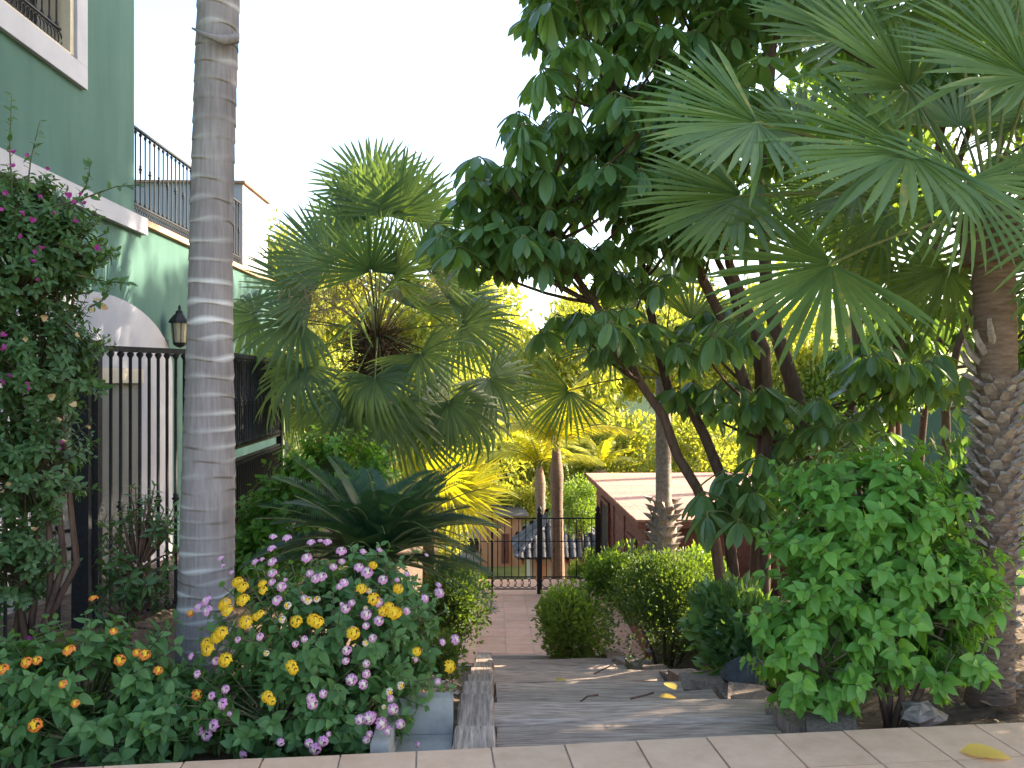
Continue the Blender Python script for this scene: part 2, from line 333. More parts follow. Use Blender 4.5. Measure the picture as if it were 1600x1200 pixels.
def fan_leaf(seed, nseg=34, span=290, droop=0.25, cup=0.25, split=0.42, tipfold=0.3, w=1.0):
    """fan blade, hub at origin, axis +Y, unit radius; petiole separate"""
    r = np.random.RandomState(seed); mb = MB()
    dth = math.radians(span) / nseg
    for k in range(nseg):
        th = math.radians(-span / 2) + (k + .5) * dth + r.uniform(-.2, .2) * dth
        L = (0.78 + 0.22 * math.cos(th * 0.5)) * r.uniform(.92, 1.04)
        d = np.array([math.sin(th), math.cos(th), 0]); s_ = np.array([math.cos(th), -math.sin(th), 0])
        base_z = cup * (1 - math.cos(th)) * 0.25
        dr = droop * r.uniform(.5, 1.6); bend = r.uniform(-.04, .04)
        if r.rand() < tipfold * 0.35: dr += 0.45
        rows = []
        for t in (0.03, split, .68, .88, 1.0):
            hw = {0.03: .006, split: math.tan(dth / 2) * split * 1.02 * w, .68: .026 * w, .88: .014 * w}.get(t, 0.0015)
            z = cup * t * 0.25 * abs(math.sin(th)) - dr * max(0, t - .35) ** 2 * 1.6 + base_z * t
            c = d * L * t * (1 - .15 * dr * max(0, t - .5)) + s_ * bend * max(0, t - .4) + np.array([0, 0, z])
            rows.append((c - s_ * hw + [0, 0, hw * .55], c, c + s_ * hw + [0, 0, hw * .55]))
        V = np.array(rows).reshape(-1, 3); T = []
        for i in range(4):
            a = 3 * i; b = a + 3
            T += [(a, a + 1, b + 1), (a, b + 1, b), (a + 1, a + 2, b + 2), (a + 1, b + 2, b + 1)]
        mb.add(V, T, 0)
    return mb.arr()
FAN = [fan_leaf(1, 34, 225, .05, .4, .36, .15, w=1.05), fan_leaf(2, 38, 260, .16, .3, .36, w=.85), fan_leaf(3, 32, 205, .04, .45, .36, .15, w=1.05), fan_leaf(4, 36, 250, .4, .2, .36, tipfold=.7, w=.85), fan_leaf(5, 32, 200, .1, .35, .34, w=.85), fan_leaf(6, 36, 270, .7, .1, .38, tipfold=.5, w=.9),
       fan_leaf(7, 32, 175, .04, .45, .36, .15, 1.1), fan_leaf(8, 34, 195, .06, .4, .36, .2, 1.1),
       fan_leaf(9, 34, 200, .08, .35, .42, .2, 1.0), fan_leaf(10, 36, 240, .16, .3, .42, .3, 1.0), fan_leaf(11, 34, 215, .45, .2, .42, .6, 1.0), fan_leaf(12, 34, 230, .9, .1, .42, .6, 1.0)]
_fanmesh = {}
def fan_mesh(k, mat):
    if (k, mat) not in _fanmesh: _fanmesh[(k, mat)] = mesh_np('frond', FAN[k][0], FAN[k][1], M[mat], None, True)
    return _fanmesh[(k, mat)]
def put_fan(parent, heart, hub, axis, normal, L, k, mat='fan', sag=0.08):
    """petiole (arched) from heart to hub, blade at the hub; blade is the frond, petiole its sub-part"""
    heart = np.asarray(heart, float); hub = np.asarray(hub, float); pp = wpos(parent)
    R = frame(axis, normal)
    fr_ = link('frond', fan_mesh(k, mat), parent, mat4=m4(hub - pp, R, L))
    mid = (heart + hub) / 2 + np.array([0, 0, sag * np.linalg.norm(hub - heart)])
    mb = MB(); pts = [(1 - t) ** 2 * heart + 2 * t * (1 - t) * mid + t * t * hub for t in np.linspace(0, 1, 6)]
    pts.append(hub + nrm(axis) * L * .06)
    loc = (np.array(pts) - hub) @ R / L
    mb.tube(loc, np.array([.016, .012, .01, .009, .008, .008, .004]) / L, 5)
    V, T, I = mb.arr(); link('petiole', mesh_np('petiole', V, T, M['petiole'], I, True), fr_)
    return fr_

def pinnate(seed, nl=46, L=1.0, lw=0.014, ll=0.2, vee=0.5, arch=0.5, droop=0.0):
    """feather frond along +Y with unit length, arching in Z"""
    r = np.random.RandomState(seed); mb = MB()
    ts = np.linspace(0, 1, 9); cur = lambda t: np.array([0, t * (1 - .12 * arch * t), arch * (0.55 * t - .75 * t * t)])
    mb.tube([cur(t) for t in ts], np.linspace(.011, .003, 9), 4, 1)
    for k in range(nl):
        t = .1 + .9 * k / nl
        c = cur(t); tg = nrm(cur(min(1, t + .02)) - cur(t - .02))
        l = ll * (math.sin(math.pi * min(1, .12 + t * .86)) ** .6) * r.uniform(.9, 1.1)
        for s in (-1, 1):
            d = nrm(np.array([s * 1.0, 0, 0]) + tg * .75 + np.array([0, 0, vee - droop * r.uniform(.7, 1.4)]))
            side = nrm(np.cross(d, [0, 0, 1])) * lw
            e = c + d * l - np.array([0, 0, droop * l * .4]); m = c + d * l * .5
            mb.add([c, m - side, m + side, e], [(0, 2, 1), (1, 2, 3)], 0)
    return mb.arr()

def twig_bush(c, rad, ntw, nl, ll, core=.3, droop=.35, upbias=.1, start=.45, zmin=None, jitter=.12):
    c = np.asarray(c, float); rad = np.asarray(rad, float); leaves = []; twigs = []
    for i in range(ntw):
        d = rs.normal(size=3); d[2] += upbias; d = nrm(d)
        end = c + rad * d * U(.72, 1.08) + rs.normal(size=3) * jitter * rad.mean() * .5
        if zmin is not None and end[2] < zmin: end[2] = zmin + U(0, .15)
        st = c + rad * d * core * U(.2, 1) - np.array([0, 0, rad[2] * .25])
        mid = (st + end) / 2 + rs.normal(size=3) * .06 * rad.mean() + np.array([0, 0, .05 * rad[2]])
        cv = lambda t: (1 - t) ** 2 * st + 2 * t * (1 - t) * mid + t * t * end
        twigs.append([cv(t) for t in (0, .35, .7, 1)])
        tg = nrm(end - mid); p0 = nrm(np.cross(tg, [0.2, .1, 1])); p1 = np.cross(tg, p0); ph = U(0, 6.28)
        for j in range(nl):
            t = start + (1 - start) * (j // 2 * 2 + 1.5) / (nl + .5); t = min(t, 1)
            a = ph + (j // 2) * 1.57 + (j % 2) * math.pi + U(-.3, .3)
            sd = math.cos(a) * p0 + math.sin(a) * p1
            k = U(.25, .7) + .5 * max(0, t - .8) / .2
            ax = nrm(sd + tg * k + np.array([0, 0, -droop * U(.5, 1.5)]))
            nor = tg * .7 + np.array([0, 0, .8]) + d * .4 + rs.normal(size=3) * .2
            s = ll * U(.65, 1.2) * (1 - .45 * max(0, t - .75) / .25)
            leaves.append((cv(t), frame(ax, nor), s, rs.randint(0, 4)))
    return leaves, twigs
def twig_part(parent, twigs, r0, r1, mat, name='twigs', n=4):
    mb = MB()
    for t in twigs: mb.tube(t, np.linspace(r0, r1, len(t)), n, cap=False)
    o = build(name, mb, mat, parent, True); o['kind'] = 'stuff'; return o
LEAF_OV = [leaf_shape(.5, .25, d, 4, .42) for d in (.05, .15, .25, .35)]
LEAF_HEART = [leaf_shape(.62, .3, d, 4, .36) for d in (.05, .15, .25, .35)]
LEAF_LANCE = [leaf_shape(.34, .3, d, 4, .45) for d in (.05, .15, .25, .35)]
LEAF_Q = [quad_leaf(w) for w in (.35, .45, .55, .65)]

# ------------------------------------------------------------------ terrain
S0 = 3.5; SLOPE = 0.27; TERR = -2.27
def path_z(y): return max(TERR, min(0.0, -0.30 * (y - 3.43)))
def smooth(a, b, x): t = min(1, max(0, (x - a) / (b - a))); return t * t * (3 - 2 * t)
def ground(x, y):
    pz = path_z(y) - 0.12
    left = -0.12 - 0.07 * (min(y, 11) - 3.4); right = -0.12 - 0.08 * (min(y, 9) - 3.4)
    right = right * (1 - smooth(8.5, 10.5, y)) + (-2.35) * smooth(8.5, 10.5, y) if x < 5 else right
    z = pz
    if x < -.2: k = smooth(.2, 2.2, -x); z = pz * (1 - k) + left * k
    if x > 1.6: k = smooth(1.6, 2.9, x); z = pz * (1 - k) + right * k
    far = smooth(15.2, 19, y); z = z * (1 - far) + (-3.6) * far
    if y > 3.2 and y < 3.6: z = min(z, -.1)
    return z
def far_ground(x, y):
    z = -3.6
    z += 9.0 * smooth(36, 95, y) + 3.0 * smooth(95, 300, y)
    z += 5.0 * smooth(9, 22, x) * smooth(9, 20, y)
    return z
mb = MB()
xs = np.concatenate([np.arange(-9, 9.01, .3)]); ys = np.arange(3.3, 20.1, .3)
V = [(x, y, (lambda a, b: a * (1 - b) + far_ground(x, y) * b)(ground(x, y), smooth(6, 9, x) * smooth(12, 15, y)) + U(-.025, .025)) for y in ys for x in xs]
nx = len(xs); T = []
for j in range(len(ys) - 1):
    for i in range(nx - 1):
        a = j * nx + i; T += [(a, a + 1, a + nx + 1), (a, a + nx + 1, a + nx)]
mb.add(V, T); o = struct('garden_ground', mb, M['soil'], True); tag(o, 'brown soil of the garden beds beside the steps')
mb = MB()
def axis_pts(lims):
    out = []
    for a, b, s in lims: out += list(np.arange(a, b, s))
    return np.array(out + [lims[-1][1]])
xs = axis_pts([(-900, -60, 120), (-60, 60, 3), (60, 900, 120)]); ys = axis_pts([(-300, 14, 60), (14, 110, 3), (110, 1400, 130)])
def fz(x, y):
    if y < 14 and abs(x) < 70: return -4.2
    if abs(x) < 9.5 and y < 20.5: return -4.2
    return far_ground(x, y) - (.1 if y < 24 else 0)
V = [(x, y, fz(x, y)) for y in ys for x in xs]; nx = len(xs); T = []
for j in range(len(ys) - 1):
    for i in range(nx - 1):
        a = j * nx + i; T += [(a, a + 1, a + nx + 1), (a, a + nx + 1, a + nx)]
mb.add(V, T); o = struct('terrain', mb, M['dry'], True); tag(o, 'dry sunlit hillside beyond the gardens')

# sidewalk with tiles (edge turned a few degrees)
ang = math.radians(4.4); RZ = rotz(ang); org = np.array([0.2, 3.43, 0.0])
mb = MB(); mb.box((-9, -3.2, -.3), (9, -.002, -.012), R=RZ); V, T, I = mb.arr()
o = link('sidewalk', mesh_np('sidewalk', V, T, M['grout']), None, Vector(org)); tag(o, 'pink tiled pavement edge in front of the garden'); o['kind'] = 'structure'
mbt = MB(); mbt.box((0.004, .004, -.05), (.311, .311, 0)); v_, t_, i_ = mbt.arr()
tm = [mesh_np('paving_tile', v_ + np.r_[[[0, 0, 0]] * len(v_)] + rs.uniform(-.0012, .0012, v_.shape), t_, M['tile_pink']) for _ in range(4)]
for r_ in range(4):
    for c_ in range(-12, 13):
        lo = RZ @ np.array([c_ * .315 + .12, -(r_ + 1) * .315, U(-.001, .002)])
        link('paving_tile', tm[rs.randint(4)], o, mat4=m4(lo, RZ, 1))

# terrace tiles
mb = MB(); mb.box((-2.2, 10.9, TERR - .3), (2.4, 15.6, TERR - .012)); o = struct('terrace', mb, M['grout']); tag(o, 'terracotta tiled landing below the timber steps')
oz = wpos(o); mbt = MB(); mbt.box((.003, .003, -.03), (.387, .387, 0)); v_, t_, i_ = mbt.arr(); tmesh = mesh_np('floor_tile', v_, t_, M['terracotta'])
for iy in range(12):
    for ix in range(11):
        link('floor_tile', tmesh, o, Vector(np.array([-2.1 + ix * .39, 10.95 + iy * .39, TERR + U(-.001, .001)]) - oz))

# ------------------------------------------------------------------ timber steps
st = thing('timber_steps', (0.6, 3.45, -.2), 'weathered railway sleeper steps running down to the tiled landing', 'steps')
pp = wpos(st)
def bevbox(lo, hi, jit=.006, ch=.014):
    """box with chamfered long top edges, irregular"""
    lo = np.array(lo, float); hi = np.array(hi, float); m = MB()
    c = (lo + hi) / 2; h = (hi - lo) / 2
    ring = [(-1, -1, 0, 0), (1, -1, 0, 0), (1, 1, 0, -ch), (1, 1, -ch, 0), (-1, 1, ch, 0), (-1, 1, 0, -ch)]
    long = 0 if h[0] >= h[1] else 1; sh = 1 - long
    secs = []
    for q in np.linspace(-1, 1, 6):
        sec = []
        for a, zz, da, dz in ring:
            p = c.copy(); p[long] += h[long] * q; p[sh] += a * h[sh] + da; p[2] += zz * h[2] + dz
            sec.append(p + rs.uniform(-jit, jit, 3))
        secs.append(sec)
    n = len(ring); V = np.array(secs).reshape(-1, 3); T = []
    for i in range(5):
        for j in range(n):
            a0 = i * n + j; a1 = i * n + (j + 1) % n
            T += [(a0, a1, a1 + n), (a0, a1 + n, a0 + n)]
    for j in range(1, n - 1): T += [(0, j + 1, j), (5 * n, 5 * n + j, 5 * n + j + 1)]
    if long == 1: T = [(a, c_, b) for a, b, c_ in T]
    return m.add(V, T)
XL, XR = -.165, 1.46
NST = 9; TR = (11.0 - 3.43) / NST; RI = -TERR / NST
for k in range(NST):
    zt = -(k + .6) * RI
    y0 = 3.46 + k * TR
    ws = TR / 3
    for q in range(3):
        xa = XL + .2 + U(-.015, .02); xb = XR - U(-.02, .03)
        b_ = bevbox((xa, y0 + q * ws + .007, zt - .2), (xb, y0 + (q + 1) * ws - .007, zt + U(-.03, .012)), .009, .022)
        build('timber', b_, M['timber'], st)
    for q in range(2):
        b_ = bevbox((XL + U(-.01, .01), y0 + q * TR / 2 + .004, zt - .3), (XL + .195 + U(-.02, .0), y0 + (q + 1) * TR / 2 - .006, zt + .04 + U(-.02, .02)), .005, .014)
        build('edge_timber', b_, M['timber_y'], st)
y = 3.5
while y < 11.0:
    w = U(.24, .38); a = U(-.3, .3); zt = path_z(y + .1) + U(-.02, .08) + .06 * min(1, y - 3.5)
    m = MB(); m.box((-.11, -w / 2 + .006, -.6), (.11, w / 2 - .006, 0), jit=.012); V, T, I = m.arr()
    R = rotz(a) @ rotx(U(-.22, .1))
    o = link('upright_timber', mesh_np('upright_timber', V @ R.T, T, M['timber_v']), st, Vector(np.array([XR + .1 + U(-.03, .03), y + w / 2, zt]) - pp))
    y += w

# concrete trough, rock, litter on the steps
m = MB(); x0, x1, y0, y1 = -.52, -.18, 3.5, 3.98
m.box((x0, y0, -.3), (x1, y1, -.16)); m.box((x0, y1 - .07, -.158), (x1, y1, .02)); m.box((x0, y0, -.158), (x0 + .08, y1 - .073, -.02)); m.box((x0 + .083, y0, -.158), (x1, y0 + .05, -.09))
tag(build('drain_block', m, M['concrete']), 'grey concrete drain block beside the top timber step', 'block')
def rock(c, r, seed, mat):
    rr = np.random.RandomState(seed); m = MB(); V = []; n = 9; k = 7
    for i in range(k):
        ph = math.pi * (i / (k - 1) - .5)
        for j in range(n):
            th = 2 * math.pi * j / n; q = rr.uniform(.72, 1.12)
            V.append(np.array(c) + np.array(r) * q * np.array([math.cos(ph) * math.cos(th), math.cos(ph) * math.sin(th), math.sin(ph)]))
    T = []
    for i in range(k - 1):
        for j in range(n):
            a0 = i * n + j; a1 = i * n + (j + 1) % n; T += [(a0, a1, a1 + n), (a0, a1 + n, a0 + n)]
    return m.add(V, T)
tag(build('rock', rock(P(1165, 1055, 5.2), (.17, .15, .13), 3, M['rock']), M['rock']), 'dark lava rock beside the right edge of the steps', 'rock')
tag(build('stone', rock(P(1440, 1118, 3.85), (.12, .1, .06), 5, M['boot']), M['boot']), 'pale brown stone under the green shrub', 'stone')
def flat_leaf(px, py, d, L, yaw, label, mat='fallen', z=None):
    p = P(px, py, d)
    if z is not None: p[2] = z
    v, t, i = xf(leaf_shape(.5, .25, .15, 5), frame((math.cos(yaw), math.sin(yaw), .12), (0, -.2, 1)), np.zeros(3), L)
    o = link('fallen_leaf', mesh_np('fallen_leaf', v, t, M[mat], None, True), None, Vector(p)); tag(o, label, 'leaf', 'fallen leaves')
flat_leaf(1056, 1078, 4.7, .13, 1.9, 'yellow fallen leaf propped on the right side timbers')
flat_leaf(1500, 1172, 3.35, .19, -.35, 'curled brown-yellow leaf lying on the pavement tiles', z=.012)
flat_leaf(868, 1064, 5.6, .09, .4, 'small yellow leaf lying on a middle step')
flat_leaf(1030, 1088, 4.7, .1, -.3, 'ochre leaf lying against the upright edge timbers')

# ------------------------------------------------------------------ villa
XW = -4.0
vl = thing('villa', (-7, 8, -.7), 'dark green stucco villa with white trim and iron balcony', 'house')
Y0, YC, YE = 1.0, 9.12, 15.4
WY0, WY1, WZ0, WZ1 = 5.0, 7.78, 4.66, 6.9
m = MB()
m.box((-10, Y0, -.9), (XW - .4, YC, 8.5))
m.box((XW - .399, Y0, -.9), (XW, YC, WZ0)); m.box((XW - .399, WY1, WZ0 + .0005), (XW, YC, 8.5)); m.box((XW - .399, Y0, WZ0 + .0005), (XW, WY0, 8.5)); m.box((XW - .399, WY0 + .0005, WZ1), (XW, WY1 - .0005, 8.5))
build('wall', m, M['stucco'], vl)
m = MB(); m.box((-10, YC + .001, -.9), (XW - .003, YE, 3.37)); lw = build('lower_wall', m, M['stucco'], vl)
m = MB(); m.box((-4.45, YC + .002, 3.371), (XW + .06, YE + .05, 3.44)); build('coping', m, M['cap'], vl)
m = MB(); m.box((XW + .001, Y0, 3.26), (XW + .07, YC + .2, 3.45)); m.box((XW - .5, YC + .004, 3.4405), (XW, YC + .2, 3.45)); build('band', m, M['white'], vl)
wn = build('window', (lambda m: (m.box((XW - .39, WY0, WZ0), (XW - .3, WY1, WZ1)), m)[1])(MB()), M['dark'], vl)
m = MB(); m.box((XW + .001, WY0 - .2, WZ0 - .22), (XW + .05, WY1 + .2, WZ0 - .002)); m.box((XW + .001, WY1 + .002, WZ0), (XW + .05, WY1 + .2, WZ1)); m.box((XW + .001, WY0 - .2, WZ1 + .002), (XW + .05, WY1 + .2, WZ1 + .2)); m.box((XW + .001, WY0 - .2, WZ0), (XW + .05, WY0 - .002, WZ1))
build('frame', m, M['white'], wn)
m = MB(); m.box((XW - .29, WY1 - .07, WZ0 + .03), (XW + .02, WY1 - .002, WZ1 - .01)); m.box((XW - .29, WY0, WZ0 + .001), (XW + .03, WY1 - .075, WZ0 + .03)); build('reveal', m, M['cream_wall'], wn)
def baluster_mesh(h, r=.009, knots=(), name='baluster', ends=True, mat='iron'):
    prof = [(r, 0)]
    def knob(z, s=1.0):
        return [(r, z - .05 * s), (r * 1.9 * s, z - .035 * s), (r * 1.2, z - .02 * s), (r * 2.7 * s, z), (r * 1.2, z + .02 * s), (r * 1.9 * s, z + .035 * s), (r, z + .05 * s)]
    if ends: prof += [(r * 1.9, .01), (r * 2.1, .03), (r, .055)]
    for z in knots: prof += knob(z)
    if ends: prof += [(r, h - .06), (r * 2.1, h - .035), (r * 2.1, h - .02), (r, h - .012)]
    prof.append((r, h)); mm = MB(); mm.lathe(prof, 6); V, T, I = mm.arr()
    return mesh_np(name, V, T, M[mat], I, True)
def ring_mesh(R, r, n=14, mat='iron', name='ring'):
    mm = MB(); a = np.linspace(0, 2 * np.pi, n + 1); mm.tube(np.c_[R * np.cos(a), np.zeros(n + 1), R * np.sin(a)], r, 5, cap=False); V, T, I = mm.arr()
    return mesh_np(name, V, T, M[mat], I, True)
def rail_between(parent, a, b, z, hw, hh, name='rail', mat='iron'):
    a = np.array(a, float); b = np.array(b, float); d = nrm(b - a); s = np.array([-d[1], d[0], 0]) * hw; u = np.array([0, 0, hh])
    m = MB(); A = np.r_[a[:2], z]; B = np.r_[b[:2], z]
    m.add([A - s - u, A + s - u, A + s + u, A - s + u, B - s - u, B + s - u, B + s + u, B - s + u], [(0, 1, 2), (0, 2, 3), (4, 6, 5), (4, 7, 6), (0, 5, 1), (0, 4, 5), (1, 6, 2), (1, 5, 6), (2, 7, 3), (2, 6, 7), (3, 4, 0), (3, 7, 4)])
    return build(name, m, M[mat], parent)
def railing(parent, a, b, z0, z1, step, kn, rings=True, knot_every=2, rad=.009, rz=.09, top=(.022, .012), bot=(.012, .01)):
    a = np.array(a, float); b = np.array(b, float); L = np.linalg.norm((b - a)[:2]); n = max(2, int(L / step)); pp = wpos(parent); th = math.atan2((b - a)[1], (b - a)[0])
    zb = z0 + (rz * 2 if rings else 0)
    rail_between(parent, a, b, z1, *top); rail_between(parent, a, b, zb, *bot)
    if rings: rail_between(parent, a, b, z0, *bot)
    h = z1 - top[1] - zb; m1 = baluster_mesh(h, rad, [h * kn]); m2 = baluster_mesh(h, rad, []); rm = ring_mesh(rz * .75, .006)
    for i in range(n):
        p = a + (b - a) * (i + .5) / n
        link('baluster', m1 if i % knot_every == 0 else m2, parent, Vector(np.r_[p[:2], zb] - pp))
        if rings:
            for e in ((0,) if n > 60 else (-.25, .25)):
                q = a + (b - a) * (i + .5 + e) / n
                link('ring', rm, parent, mat4=m4(np.r_[q[:2], z0 + rz] - pp, rotz(th), 1))
bal = thing('balcony_railing', (XW - .1, YC + .1, 3.44), 'wrought iron balcony railing on the clay coping of the green villa', 'railing')
railing(bal, (XW - .08, YC + .02), (XW - .08, 13.2), 3.47, 4.5, .13, .5, rz=.075)
wr = thing('window_railing', (XW - .05, WY0 + .1, WZ0 + .03), 'black ornate iron railing across the upper villa window', 'railing')
railing(wr, (XW - .06, WY0 + .02), (XW - .06, WY1 - .1), WZ0 + .06, WZ0 + .95, .12, .5, rz=.09)
# far stair tower of the villa
m = MB(); m.box((-6, 13.25, 3.441), (XW - .05, 14.7, 4.84)); tw = build('roof_turret', m, M['white'], vl)
m = MB(); m.box((-6.05, 13.2, 4.841), (XW, 14.75, 4.88)); build('coping', m, M['cap'], tw)
# arch with door
ac, hw = 8.3, 1.78; zs, rise = 1.72, .76
DY0, DY1, DZ = 7.1, 9.2, 1.68
m = MB()
tops = [(ac + hw * math.cos(t), zs + rise * math.sin(t)) for t in np.linspace(0, math.pi, 25)]
poly = [(XW + .001, y, z) for y, z in tops]
m.prism(poly, (.05, 0, 0)); m.box((XW + .001, DY1, -.8), (XW + .051, ac + hw, zs - .001)); m.box((XW + .001, ac - hw, -.8), (XW + .051, DY0, zs - .001))
build('arch_surround', m, M['white'], vl)
m = MB(); m.box((XW + .001, DY0 + .001, DZ - .12), (XW + .08, DY1 - .001, zs - .002)); build('lintel', m, M['cream_wall'], vl)
dr = build('door', (lambda m: (m.box((XW + .002, DY0 + .001, -.8), (XW + .022, DY1 - .001, DZ - .121)), m)[1])(MB()), M['greydoor'], vl)
for yy in (DY0 + .1, 8.15):
    for z0_, z1_ in ((-.3, .4), (.52, 1.45)):
        m = MB(); m.box((XW + .0225, yy + .05, z0_), (XW + .034, yy + .85, z1_)); build('door_panel', m, M['greydoor'], dr)
m = MB(); m.tube([(XW + .035, 8.1, .45), (XW + .08, 8.1, .45), (XW + .08, 8.1, .6)], .012, 6); build('handle', m, M['iron'], dr)
# wall lantern
lp = np.array([XW + .17, 10.0, 2.0]); ln = thing('wall_lantern', lp, 'black wall lantern on the green wall beside the arch', 'lantern')
def fr4(m, c, prof, n=6):
    m.tube([np.array(c) + [0, 0, z] for _, z in prof], [r for r, _ in prof], n)
m = MB(); fr4(m, lp, [(.02, .0), (.07, .03), (.085, .06)]); m.tube([lp + [0, 0, .01], lp + [0, 0, -.08], lp + [-.1, 0, -.1], lp + [-.165, 0, -.02]], .012, 6); m.box(lp + [-.169, -.05, -.14], lp + [-.15, .05, .1]); build('bracket', m, M['iron'], ln)
m = MB(); fr4(m, lp, [(.072, .062), (.1, .3)]); build('glass', m, M['lampglass'], ln)
m = MB(); fr4(m, lp, [(.13, .302), (.125, .33), (.07, .4), (.05, .42), (.045, .45), (.015, .47), (.02, .5), (.003, .53)]); build('cap', m, M['iron'], ln)
for k in range(6):
    a = k * math.pi / 3; u = np.array([math.cos(a), math.sin(a), 0]); m = MB(); m.tube([lp + u * .078 + [0, 0, .06], lp + u * .106 + [0, 0, .302]], .006, 4); build('bar', m, M['iron'], ln)

# ------------------------------------------------------------------ iron fence and gate beside the villa
A = P(134, 600, 6.2); B = P(332, 600, 7.2); C = P(437, 600, 10.0); A0 = P(-60, 600, 5.6)
def fence_panel(name, a, b, zs_, label, kn=.5, step=.085, rad=.013, grp=None, postb=True):
    t = thing(name, (a[0], a[1], -.5), label, 'gate' if 'gate' in name else 'fence', grp)
    zt, zm1, zm0, zb = zs_
    rail_between(t, a, b, zt, .03, .022); rail_between(t, a, b, zb, .02, .02)
    segs = [(zb, zt)]
    if zm1: rail_between(t, a, b, zm1, .018, .012); rail_between(t, a, b, zm0, .018, .012); segs = [(zm1, zt), (zb, zm0)]
    L = np.linalg.norm((b - a)[:2]); n = int(L / step); pp = wpos(t)
    for si, (z0, z1) in enumerate(segs):
        h = z1 - z0 - .02; m1 = baluster_mesh(h, rad, [h * kn] if si == 0 else []); m2 = baluster_mesh(h, rad, [])
        for i in range(n):
            p = a + (b - a) * (i + .5) / n; link('baluster', m1 if i % 2 == 0 else m2, t, Vector(np.r_[p[:2], z0 + .01] - pp))
    for q in ([a, b] if postb else [a]):
        m = MB(); m.box((q[0] - .035, q[1] - .035, -.8), (q[0] + .035, q[1] + .035, zt + .03)); build('post', m, M['iron'], t)
    return t
fence_panel('iron_gate', A + [.06, .03, 0], B, (1.83, None, None, -.35), 'black iron gate leaf with knotted balusters beside the grey palm trunk', kn=.42)
fence_panel('iron_fence', B + [.02, .12, 0], C, (1.83, .92, .8, -.4), 'black iron fence running back along the villa behind the fan palm leaves', kn=.5)
fence_panel('iron_fence', A0, A - [.1, .02, 0], (1.83, .42, .28, -.35), 'black iron fence section half buried in the bougainvillea', kn=.3, step=.17, postb=False)
m = MB(); m.box((A[0] - .075, A[1] - .07, -.8), (A[0] + .055, A[1] + .06, 1.86)); m.box((A[0] - .085, A[1] - .08, 1.861), (A[0] + .065, A[1] + .07, 1.89)); tag(build('gate_post', m, M['iron']), 'thick black iron post next to the bougainvillea', 'post')

# ------------------------------------------------------------------ lower gate and things behind it
gz = TERR; YG = 14.6
gx = lambda px: P(px, 900, YG)
def lower_fence(name, pa, pb, label, cat, ring=True):
    a = gx(pa); b = gx(pb); t = thing(name, (a[0], a[1], gz), label, cat); pp = wpos(t)
    ztop = gz + 1.37; rail_between(t, a, b, ztop, .018, .012); rail_between(t, a, b, gz + .3, .014, .01); rail_between(t, a, b, gz + .08, .014, .01); rail_between(t, a, b, gz + .95, .01, .008)
    L = np.linalg.norm((b - a)[:2]); n = max(2, int(round(L / .14))); h = 1.37 - .3; m1 = baluster_mesh(h, .009, [h * .45], ends=False); m2 = baluster_mesh(h, .009, [], ends=False); rm = ring_mesh(.085, .008)
    th = math.atan2((b - a)[1], (b - a)[0])
    for i in range(n):
        p = a + (b - a) * (i + .5) / n; link('baluster', m1 if i % 2 else m2, t, Vector(np.r_[p[:2], gz + .3] - pp))
        link('ring', rm, t, mat4=m4(np.r_[p[:2], gz + .19] - pp, rotz(th), 1))
    return t
lower_fence('garden_gate', 772, 838, 'black iron garden gate with ring border at the end of the landing', 'gate')
lower_fence('garden_fence', 848, 930, 'black iron fence panel between the gate post and the red shed', 'fence')
lower_fence('garden_fence', 690, 768, 'black iron fence panel left of the garden gate behind the bush', 'fence')
for px, lab in ((843, 'black iron gate post with ball cap beside the garden gate'), (934, 'black iron fence post against the red shed wall'), (769, 'slim black iron hinge post of the garden gate')):
    p = gx(px); m = MB(); w = .045 if px != 769 else .02; m.box((p[0] - w, p[1] - w, gz - .05), (p[0] + w, p[1] + w, gz + 1.45)); 
    t = thing('gate_post', (p[0], p[1], gz), lab, 'post'); build('shaft', m, M['iron'], t)
    m = MB(); m.lathe([(.0, 0), (w, .005), (w * .6, .03), (w * 1.1, .07), (w * .7, .12), (.004, .15)], 8, (p[0], p[1], gz + 1.451)); build('cap', m, M['iron'], t, True)

# red shed
sx0, sx1, sy0, sy1, szb, szt = 2.2, 5.2, 11.1, 16.4, TERR - .1, -.42
sh = thing('wooden_shed', (3.4, 13, szb), 'dark red timber shed with flat pinkish plank roof', 'shed')
nb = 13; bh = (szt - szb) / nb
m = MB(); m.box((sx0 + .03, sy0 + .03, szb), (sx1, sy1, szt - .002)); build('core', m, M['dark'], sh)
for i in range(nb):
    z = szb + i * bh
    m = MB(); m.add([(sx0 - .012, sy0 + .05, z + .004), (sx0 + .028, sy0 + .05, z + .004), (sx0 + .006, sy0 + .05, z + bh), (sx0 + .028, sy0 + .05, z + bh), (sx0 - .012, sy1, z + .004), (sx0 + .028, sy1, z + .004), (sx0 + .006, sy1, z + bh), (sx0 + .028, sy1, z + bh)],
        [(0, 4, 6), (0, 6, 2), (0, 1, 5), (0, 5, 4), (0, 2, 3), (0, 3, 1), (4, 5, 7), (4, 7, 6), (2, 6, 7), (2, 7, 3)]); build('wall_board', m, M['shed'], sh)
    m = MB(); m.add([(sx0 + .05, sy0 - .012, z + .004), (sx0 + .05, sy0 + .028, z + .004), (sx0 + .05, sy0 + .006, z + bh), (sx0 + .05, sy0 + .028, z + bh), (sx1, sy0 - .012, z + .004), (sx1, sy0 + .028, z + .004), (sx1, sy0 + .006, z + bh), (sx1, sy0 + .028, z + bh)],
        [(0, 6, 4), (0, 2, 6), (0, 5, 1), (0, 4, 5), (0, 3, 2), (0, 1, 3), (4, 7, 5), (4, 6, 7), (2, 7, 6), (2, 3, 7)]); build('wall_board', m, M['shed'], sh)
